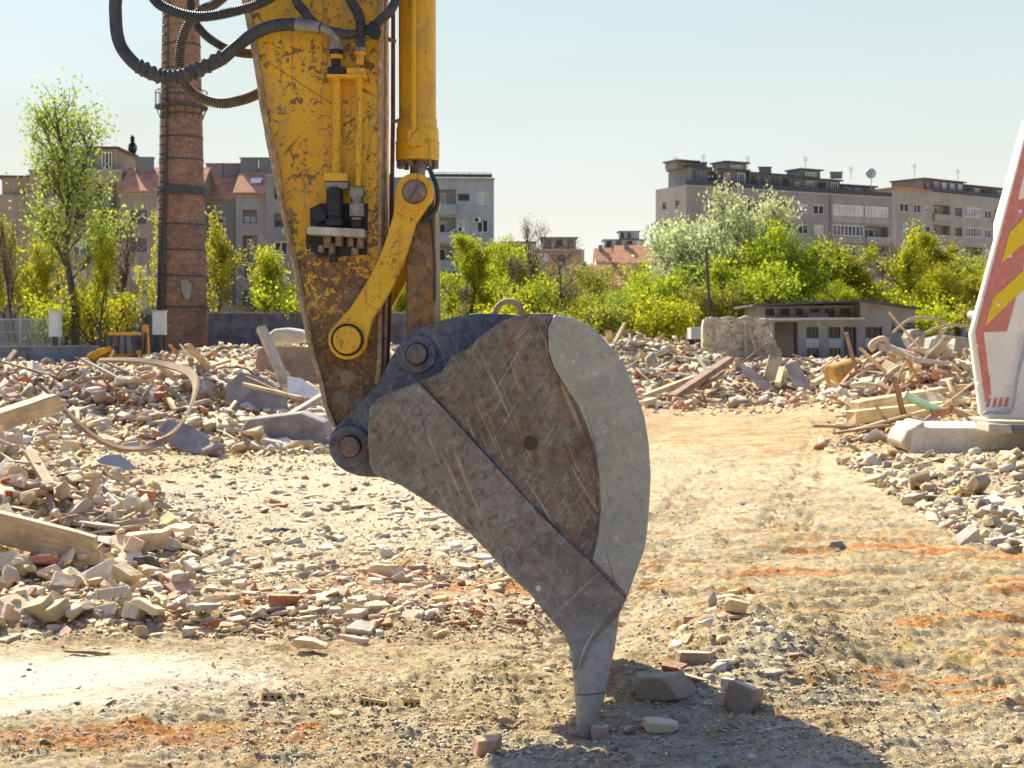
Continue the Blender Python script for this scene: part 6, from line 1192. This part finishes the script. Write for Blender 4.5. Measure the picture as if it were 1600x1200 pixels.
# ruined wall in front of the shed
simple('ruin_stone', (.50, .44, .33), .95, .45, 1.6, bst=.6, bd=.08); RY = 74.0; rr_ = random.Random(3); mb = MB(); topl = [(1098,510),(1100,500),(1112,495),(1125,497),(1140,494),(1155,497),(1168,493),(1180,498),(1192,500),(1197,508),(1203,516),(1205,526),(1212,532),(1214,541),(1220,546),(1222,560),(1224,585),(1098,585)]
mb.prism(XZ(topl, RY), RY, RY + .7); ruin = build('ruined_wall', mb, 'ruin_stone', bevel=.03, origin=(PX(1160, RY), RY, 0)); tag(ruin, 'pale ruined piece of wall with a ragged right edge', 'wall')
bmr = MB()
for i in range(220):
    px = rr_.uniform(1100, 1214); py = rr_.uniform(500, 570); 
    if px > 1190 and py < 500 + (px - 1190) * 1.7: continue
    c = P(px, py, RY - .02); bmr.box(c, (rr_.uniform(.15, .5), rr_.uniform(.06, .2), rr_.uniform(.08, .3)), ry=rr_.uniform(-.3, .3), jit=.03)
build('stone_face', bmr, 'ruin_stone', ruin)
m = MB(); m.bar(P(1164, 500, RY - .3), P(1166, 568, RY - .3), .12, .12); m.bar(P(1170, 512, RY - .3), P(1186, 562, RY - .35), .12, .12); split('leaning_pole', m, 'wood_grey', ruin)
slab([(1080,530),(1080,512),(1098,511),(1098,530)], 88, 2.0, 'plaster_white', 'small_hut', 'small white hut wall left of the ruined wall', 'hut')
m = MB(); m.tube([P(1110,530,100), P(1107,450,100), P(1103,391,100)], .10, 8); pl_ = build('utility_pole', m, 'bark'); tag(pl_, 'thin leaning dark pole in front of the silvery tree', 'pole')

# ------------------------------------------------------------------ white striped machine at the right
WY = 18.6; wm = empty('demolition_machine', (PX(1620, WY), WY, P(0, 668, WY)[2]), 'white machine housing with red and yellow warning stripes cut by the right edge', 'machine')
def wz(pts, Y=WY): return XZ(pts, Y)
m = MB(); m.prism(wz([(1606,190),(1517,522),(1533,648),(1545,655),(1600,657),(1760,660),(1900,560),(1900,190),(1700,120)]), WY, WY + .14); m.prism(wz([(1690,150),(1640,330),(1640,640),(1760,650),(1890,560),(1890,190),(1720,130)]), WY + .141, WY + 2.2); body_ = build('housing', m, 'white_paint', wm, bevel=.03)
m = MB(); m.prism(wz([(1603,215),(1524,519),(1538,616),(1549,618),(1537,519),(1573,518),(1588,461),(1640,260),(1640,205),(1606,205)], WY - .01), WY - .006, WY - .001); build('red_stripe', m, 'red_paint', body_)
m = MB(); m.prism(wz([(1573,519),(1590,458),(1640,280),(1640,520)], WY - .01), WY - .012, WY - .0065); m.prism(wz([(1591,312),(1603,258),(1640,240),(1640,300)], WY - .01), WY - .012, WY - .0065); split('white_panel', m, 'white_paint', body_)
m = MB(); m.prism(wz([(1565,411),(1578,363),(1640,300),(1640,345)], WY - .02), WY - .018, WY - .0125); m.prism(wz([(1539,511),(1552,466),(1640,385),(1640,415),(1589,462),(1552,497)], WY - .02), WY - .018, WY - .0125); split('yellow_stripe', m, 'yellow_stripe', body_)
m = MB()
for k, (x, y) in enumerate(((1541,622),(1551,622),(1560,621),(1569,621))): m.prism(wz([(x + 3, y), (x + 8, y), (x + 5, y + 14), (x - 1, y + 15)], WY - .01), WY - .006, WY - .001)
m.prism(wz([(1537,590),(1546,586),(1548,606),(1543,628),(1539,628),(1538,606)], WY - .01), WY - .012, WY - .007); split('worn_stripe', m, 'red_paint', body_)
m = MB(); m.prism(wz([(1545,657),(1560,669),(1600,672),(1760,676),(1760,660)], WY + .1), WY + .16, WY + 1.0); build('underside', m, 'cream_steel', wm, bevel=.02)
m = MB(); m.tube([P(1539,648,WY - .1), P(1541,645,WY - .1), P(1572,645,WY - .1), P(1580,640,WY - .1), P(1584,625,WY - .1), P(1588,595,WY - .1), P(1596,560,WY - .1), P(1604,520,WY - .1)], .022, 8, 4); build('bent_rod', m, 'grey_paint', wm, smooth=60)
m = MB()
for x, y in ((1594,330),(1578,400),(1560,476),(1596,500),(1590,560),(1560,640),(1530,600),(1526,540)): m.cyl(P(x, y, WY - .02), .022, .03, 'Y', 8)
split('bolt', m, 'white_paint', body_)
m = MB(); m.cyl(P(1521,492,WY + .3), .055, .2, 'Y', 14); build('side_lamp', m, 'grey_paint', wm, smooth=40)
m = MB()
for yy in (WY + .3, WY + 1.9): m.tube([(P(1720,0,WY)[0], yy, P(0,668,WY)[2] + .1), (P(1720,0,WY)[0], yy, -.05)], .2, 14)
split('support_leg', m, 'dark_metal', wm)

# ------------------------------------------------------------------ trees
def leaves_np(name, P3, size, mat, r, flat=0):
    n = len(P3); a = r.normal(size=(n, 3)); a /= np.linalg.norm(a, axis=1)[:, None]; b = r.normal(size=(n, 3)); b -= a * (a * b).sum(1)[:, None]; b /= np.linalg.norm(b, axis=1)[:, None]
    s = size * r.uniform(.55, 1.35, (n, 1)); a = a * s; b = b * s * .62; q_ = np.stack([P3 - a, P3 - b * .9, P3 + a, P3 + b * .9], 1).reshape(-1, 3); me = np_mesh(name, q_, np.arange(4 * n).reshape(n, 4), mat, False)
    t = me.attributes.new('tint', 'FLOAT', 'FACE'); t.data.foreach_set('value', np.clip(r.normal(.5, .24, n), 0, 1).astype(np.float32)); return me
def make_tree(seed, Ht, spread, style, leafm, n, lsize, bark='bark', bare=.0):
    """trunk + limbs as one mesh, crown as many leaf faces near the twig tips; local coordinates, base at origin"""
    rr = random.Random(seed); r = np.random.default_rng(seed); mb = MB(); tips = []
    def branch(p, d, L, rad, lev):
        N = 4; pts = [p]; c = p.copy(); dd = d.copy()
        for i in range(N):
            dd = (dd + Vector((rr.gauss(0, .13), rr.gauss(0, .13), rr.gauss(0, .06) + (.10 if style in ('up', 'fan') else .03)))).normalized(); c = c + dd * L / N; pts.append(c.copy())
        mb.tube(pts, [rad * (1 - .62 * i / N) for i in range(N + 1)], 6 if lev < 2 else 4, caps=False)
        if lev >= 2: tips.extend((q_, lev) for q_ in pts[2:])
        if lev >= 3: return
        k = {0: 9, 1: 6, 2: 4}[lev]
        for i in range(k):
            t = rr.uniform(.28 if lev == 0 else .2, 1.0) if lev else (.26 + .74 * (i + .5) / k); j = min(N - 1, int(t * N)); q_ = pts[j].lerp(pts[j + 1], t * N - j); az = rr.uniform(0, 6.283) if lev else i * 2.4 + rr.uniform(-.5, .5)
            side = Vector((math.cos(az), math.sin(az), 0)); up_ = {'up': .95, 'round': .35, 'bush': .5, 'fan': .72}[style]; nd = (side * (1 - .3 * (style == 'up')) + Vector((0, 0, up_)) + dd * .35).normalized()
            ll = {0: spread * (1.0 if style == 'round' else .95) * (1.15 - .55 * t), 1: spread * .48, 2: spread * .26}[lev] * rr.uniform(.75, 1.2); branch(q_, nd, ll, rad * {0: .42, 1: .5, 2: .5}[lev], lev + 1)
    if style == 'bush':
        for i in range(6):
            a = i * 1.05 + rr.uniform(-.3, .3); branch(Vector((.2 * math.cos(a), .2 * math.sin(a), -.1)), Vector((math.cos(a) * .5, math.sin(a) * .5, 1)).normalized(), Ht * .7, .05 * Ht / 3, 1)
    else: branch(Vector((0, 0, -.3)), Vector((rr.gauss(0, .03), rr.gauss(0, .03), 1)), Ht * .86, Ht * .017, 0)
    tp = np.array([t[0][:] for t in tips]); w_ = rr.random; keep = tp; dens = r.uniform(.15, 1, len(keep)) ** 1.5; idx_ = r.choice(len(keep), n, p=dens / dens.sum()); pos = keep[idx_] + r.normal(size=(n, 3)) * (spread * .085)
    tm = bpy.data.meshes.new('trunk'); tm.from_pydata(mb.v, [], mb.f); tm.materials.append(M[bark]); tm.polygons.foreach_set('use_smooth', [True] * len(tm.polygons))
    return tm, leaves_np('crown', pos, lsize, leafm, r)
TV = {'bright': make_tree(1, 8, 4.2, 'round', 'leaf_bright', 14000, .12), 'bright2': make_tree(2, 8, 3.8, 'bush', 'leaf_bright', 9000, .12), 'mid': make_tree(3, 8.5, 4.4, 'bush', 'leaf_mid', 8000, .12),
      'yellow': make_tree(4, 8, 3.0, 'fan', 'leaf_yellow', 4200, .125), 'silver': make_tree(5, 10, 5.0, 'bush', 'leaf_silver', 15000, .125, 'bark_pale'), 'poplar': make_tree(6, 13, 4.0, 'fan', 'leaf_poplar', 7500, .10), 'slim': make_tree(7, 10, 2.9, 'fan', 'leaf_bright', 9000, .12),
      'bare': make_tree(8, 11, 3.4, 'up', 'leaf_bud', 2600, .07), 'bare2': make_tree(9, 10, 3.6, 'round', 'leaf_bud', 3000, .07), 'bush': make_tree(10, 4, 2.6, 'bush', 'leaf_mid', 4200, .11), 'bush2': make_tree(11, 4, 2.6, 'bush', 'leaf_yellow', 3600, .11), 'bushy': make_tree(12, 5, 3.0, 'bush', 'leaf_yellow', 3000, .11), 'open': make_tree(13, 10, 3.2, 'up', 'leaf_yellow', 4200, .12)}
HT = {'bright': 9, 'bright2': 9, 'mid': 10, 'yellow': 8, 'silver': 12, 'poplar': 14, 'slim': 11, 'bare': 11, 'bare2': 10, 'bush': 4, 'bush2': 4, 'bushy': 5, 'open': 10}
real = {}
for k_, (tm, cm_) in TV.items():
    a = np.zeros(len(cm_.vertices) * 3, np.float32); cm_.vertices.foreach_get('co', a); real[k_] = float(np.percentile(a.reshape(-1, 3)[:, 2], 99.6))
def tree(var, px, top, Y, label, wide=1.0, cat='tree', name='tree', group=None, base=0.0):
    zt = P(0, top, Y)[2]; s = (zt - base) / real[var]; x = PX(px, Y); o = empty(name, (x, Y, base), label, cat, group); o.rotation_euler[2] = random.uniform(0, 6.28); o.scale = (s * wide, s * wide, s)
    for nm, me in (('trunk', TV[var][0]), ('crown', TV[var][1])): c = bpy.data.objects.new(nm, me); COL.objects.link(c); c.parent = o
    return o
tree('poplar',118,140,90,'tall airy poplar standing over the fence at the left', 1.0)
tree('bare',28,330,90,'thin bare stemmed tree at the far left',.7); tree('yellow',14,340,96,'yellow green tree at the left edge',.8); tree('yellow',66,375,96,'yellow green tree left of the poplar trunk',.75); tree('open',150,345,88,'sparse young tree right of the poplar trunk',.8)
tree('bushy',165,438,92,'pale leafy shrub spilling over the fence near the poplar',1.0,'shrub','shrub'); tree('bushy',90,455,91,'low shrub behind the mesh fence',1.0,'shrub','shrub'); tree('bare',175,330,95,'bare twiggy tree between the poplar and the chimney',.7)
tree('open',243,335,108,'bright yellow tree peeping out left of the chimney',.75); tree('open',338,330,106,'bright yellow tree right of the chimney',.9); tree('bare2',385,395,104,'bare bushy tree in front of the grey houses',.8); tree('yellow',432,385,103,'yellow green tree beside the excavator arm',.95); tree('bare',400,372,110,'thin bare tree behind the yellow green one',.6); tree('bushy',450,440,101,'low shrub at the wall beside the excavator arm',1,'shrub','shrub')
tree('bright',625,430,120,'green tree seen between the stick and the bucket link',.8)
# a dark fir far off on the roofs
fir = MB(); fl_ = []; fx = PX(207, 190)
fo = empty('fir_tree', (fx, 190, 0), 'dark blue green fir rising behind the red roof at the left', 'tree'); m = MB(); m.tube([(fx, 190, 0), (fx, 190, P(0, 214, 190)[2])], [.35, .04], 8); build('trunk', m, 'bark', fo)
r_ = np.random.default_rng(3); n = 4200; t = r_.random(n) ** .7; zt_ = P(0, 211, 190)[2]; zz_ = zt_ - t * 9; layer = .45 + .55 * np.abs(np.sin(zz_ * 2.2)); rad_ = (.15 + t * 2.3) * r_.random(n) ** .5 * layer; an = r_.random(n) * 6.283
fm_ = leaves_np('crown', np.stack([rad_ * np.cos(an), rad_ * np.sin(an), zz_], 1), .16, 'leaf_fir', r_); c = bpy.data.objects.new('crown', fm_); COL.objects.link(c); c.parent = fo
# belt of trees right of the bucket
BELT = [('slim',735,368,122,'tall slim light green tree at the left end of the tree belt',1.0), ('bright2',700,425,125,'green tree in front of the white block',.9), ('mid',685,470,112,'lower green tree right of the bucket link',.9), ('bright',775,375,128,'broad green tree left of the bare trunk',.95), ('slim',805,380,132,'narrow green tree behind the broad one',1.0), ('bare',855,335,118,'tall bare tree with dark trunk against the sky',.9), ('bare2',880,370,126,'wide brownish tree just coming into leaf',.8),
        ('mid',905,412,135,'olive green tree right of the brownish one',.9), ('bright2',935,462,116,'small bright tree above the bucket',.9), ('bright',1008,432,120,'round bright tree below the orange roof',.85), ('bright2',1045,420,114,'bright tree at the foot of the silvery one',.9), ('silver',1118,325,122,'big silvery tree with pale young leaves',.85), ('silver',1152,298,126,'tall silvery crown right behind the biggest one',.6), ('silver',1088,395,119,'low silvery tree leaning left of the tallest one',.8), ('bright',1215,352,118,'large rounded bright green tree before the long block',1.12), ('bright2',1160,405,110,'dark green tree under the silvery crown',1.0), ('mid',1120,440,106,'low green tree beside the leaning dark pole',1.0),
        ('bare2',1272,360,124,'bare purple brown tree right of the round green one',.75), ('slim',1338,385,116,'bright conical tree above the shed roof',1.35), ('bare2',1378,375,122,'bare twiggy tree right of the conical one',.8), ('open',1425,350,118,'tall yellow green tree near the right end of the belt',1.1), ('bare',1400,370,126,'bare forked tree behind the yellow green one',.8), ('bright',1475,415,120,'green tree near the white machine',.9), ('open',1450,395,128,'loose leafed tree behind the last green one',1.0), ('yellow',1515,425,118,'yellow green tree beside the white machine',1.1), ('bright2',1560,410,124,'green tree hidden partly by the white machine',1.0), ('bright',1300,440,112,'low green tree behind the shed roof',.9),
        ('bright2',835,430,112,'bright bushy tree in front of the dark bare trunk',.9), ('mid',960,455,110,'low tree over the far heap',.9)]
BELT += [('slim',760,392,138,'narrow green tree showing between the slim one and the broad one',1.1), ('mid',985,452,130,'loose olive green tree behind the round bright tree',1.1), ('open',915,450,122,'yellow leafed young tree right of the brownish tree',1.0), ('bright2',1075,400,130,'airy green tree left of the silvery crown',1.1), ('slim',1190,390,128,'light green tree between the silvery and the round crown',1.1), ('bare',1255,375,130,'dark bare tree touching the round green crown',.8),
         ('bare2',1320,400,134,'bare crown behind the bright conical tree',.9), ('slim',1445,365,130,'tall loose tree before the far right block',1.1), ('bright2',1500,400,132,'airy green tree left of the white machine',1.1), ('mid',1540,395,138,'olive tree just left of the white machine',1.0), ('bare',820,395,124,'thin dark tree between the green crowns',.8), ('bare',720,440,118,'short bare tree by the white block',.8), ('open',650,455,118,'small yellow tree behind the bucket link',.9)]
for var, px, top, Y, lab, wd in BELT: tree(var, px, top, Y, lab, wd)
random.seed(21)
for i, (px, top, Y) in enumerate([(680,478,104),(720,470,106),(765,462,104),(800,470,101),(850,466,105),(885,480,100),(925,470,102),(960,476,99),(1000,462,104),(1035,470,100),(1075,468,104),(1140,462,103),(1180,468,108),(1230,450,110),(1290,455,112),(1440,470,100),(1470,455,104),(1500,468,100),(1535,460,106),(1570,460,102),(1410,460,112),(1360,452,114)]):
    if i % 3 != 0: continue
    tree(('bush', 'bush2')[i % 2], px + random.uniform(-12, 12), top + random.uniform(-12, 22), Y, ('dark green' if i % 2 == 0 else 'bright green') + ' shrub under the tree belt, ' + ['left of','right of'][i % 2] + ' ' + ['the white block','the slim tree','the broad tree','the narrow tree','the bare trunk','the brownish tree','the olive tree','the small bright tree','the round bright tree','the orange roof','the silvery tree','the leaning pole','the round green tree','the purple brown tree','the conical tree','the shed','the wire on the heap','the last green tree','the white machine edge','the hidden green tree','the shed roof end','the gable of the shed'][i], 1.1, 'shrub', 'shrub', base=-.2)
# ------------------------------------------------------------------ each repeat says where in its group it lies
ORD = 'first second third fourth fifth sixth seventh eighth ninth tenth eleventh twelfth thirteenth fourteenth fifteenth sixteenth seventeenth eighteenth nineteenth twentieth'.split()
same = {}
for o in list(COL.objects):
    if o.parent is None and o.get('group') and o.get('category') in ('rubble', 'plank', 'rod'): same.setdefault(o['label'], []).append(o)
for lab, os_ in same.items():
    if len(os_) < 2: continue
    k = max(1, math.ceil(len(os_) / 11)); os_.sort(key=lambda o: o.location.y)
    ranks = {1: [''], 2: [', near rank', ', far rank'], 3: [', near rank', ', middle rank', ', far rank'], 4: [', nearest rank', ', nearer rank', ', farther rank', ', farthest rank']}[min(k, 4)]; k = min(k, 4)
    for i in range(k):
        part_ = os_[len(os_) * i // k:len(os_) * (i + 1) // k]; part_.sort(key=lambda o: o.location.x / o.location.y)
        for j, o in enumerate(part_):
            if len(part_) == 1: o['label'] = lab + ranks[i]
            elif j < len(part_) / 2: o['label'] = lab + ranks[i] + ', ' + (ORD[j] + ' from left' if j else 'leftmost')
            else: q_ = len(part_) - 1 - j; o['label'] = lab + ranks[i] + ', ' + (ORD[q_] + ' from right' if q_ else 'rightmost')
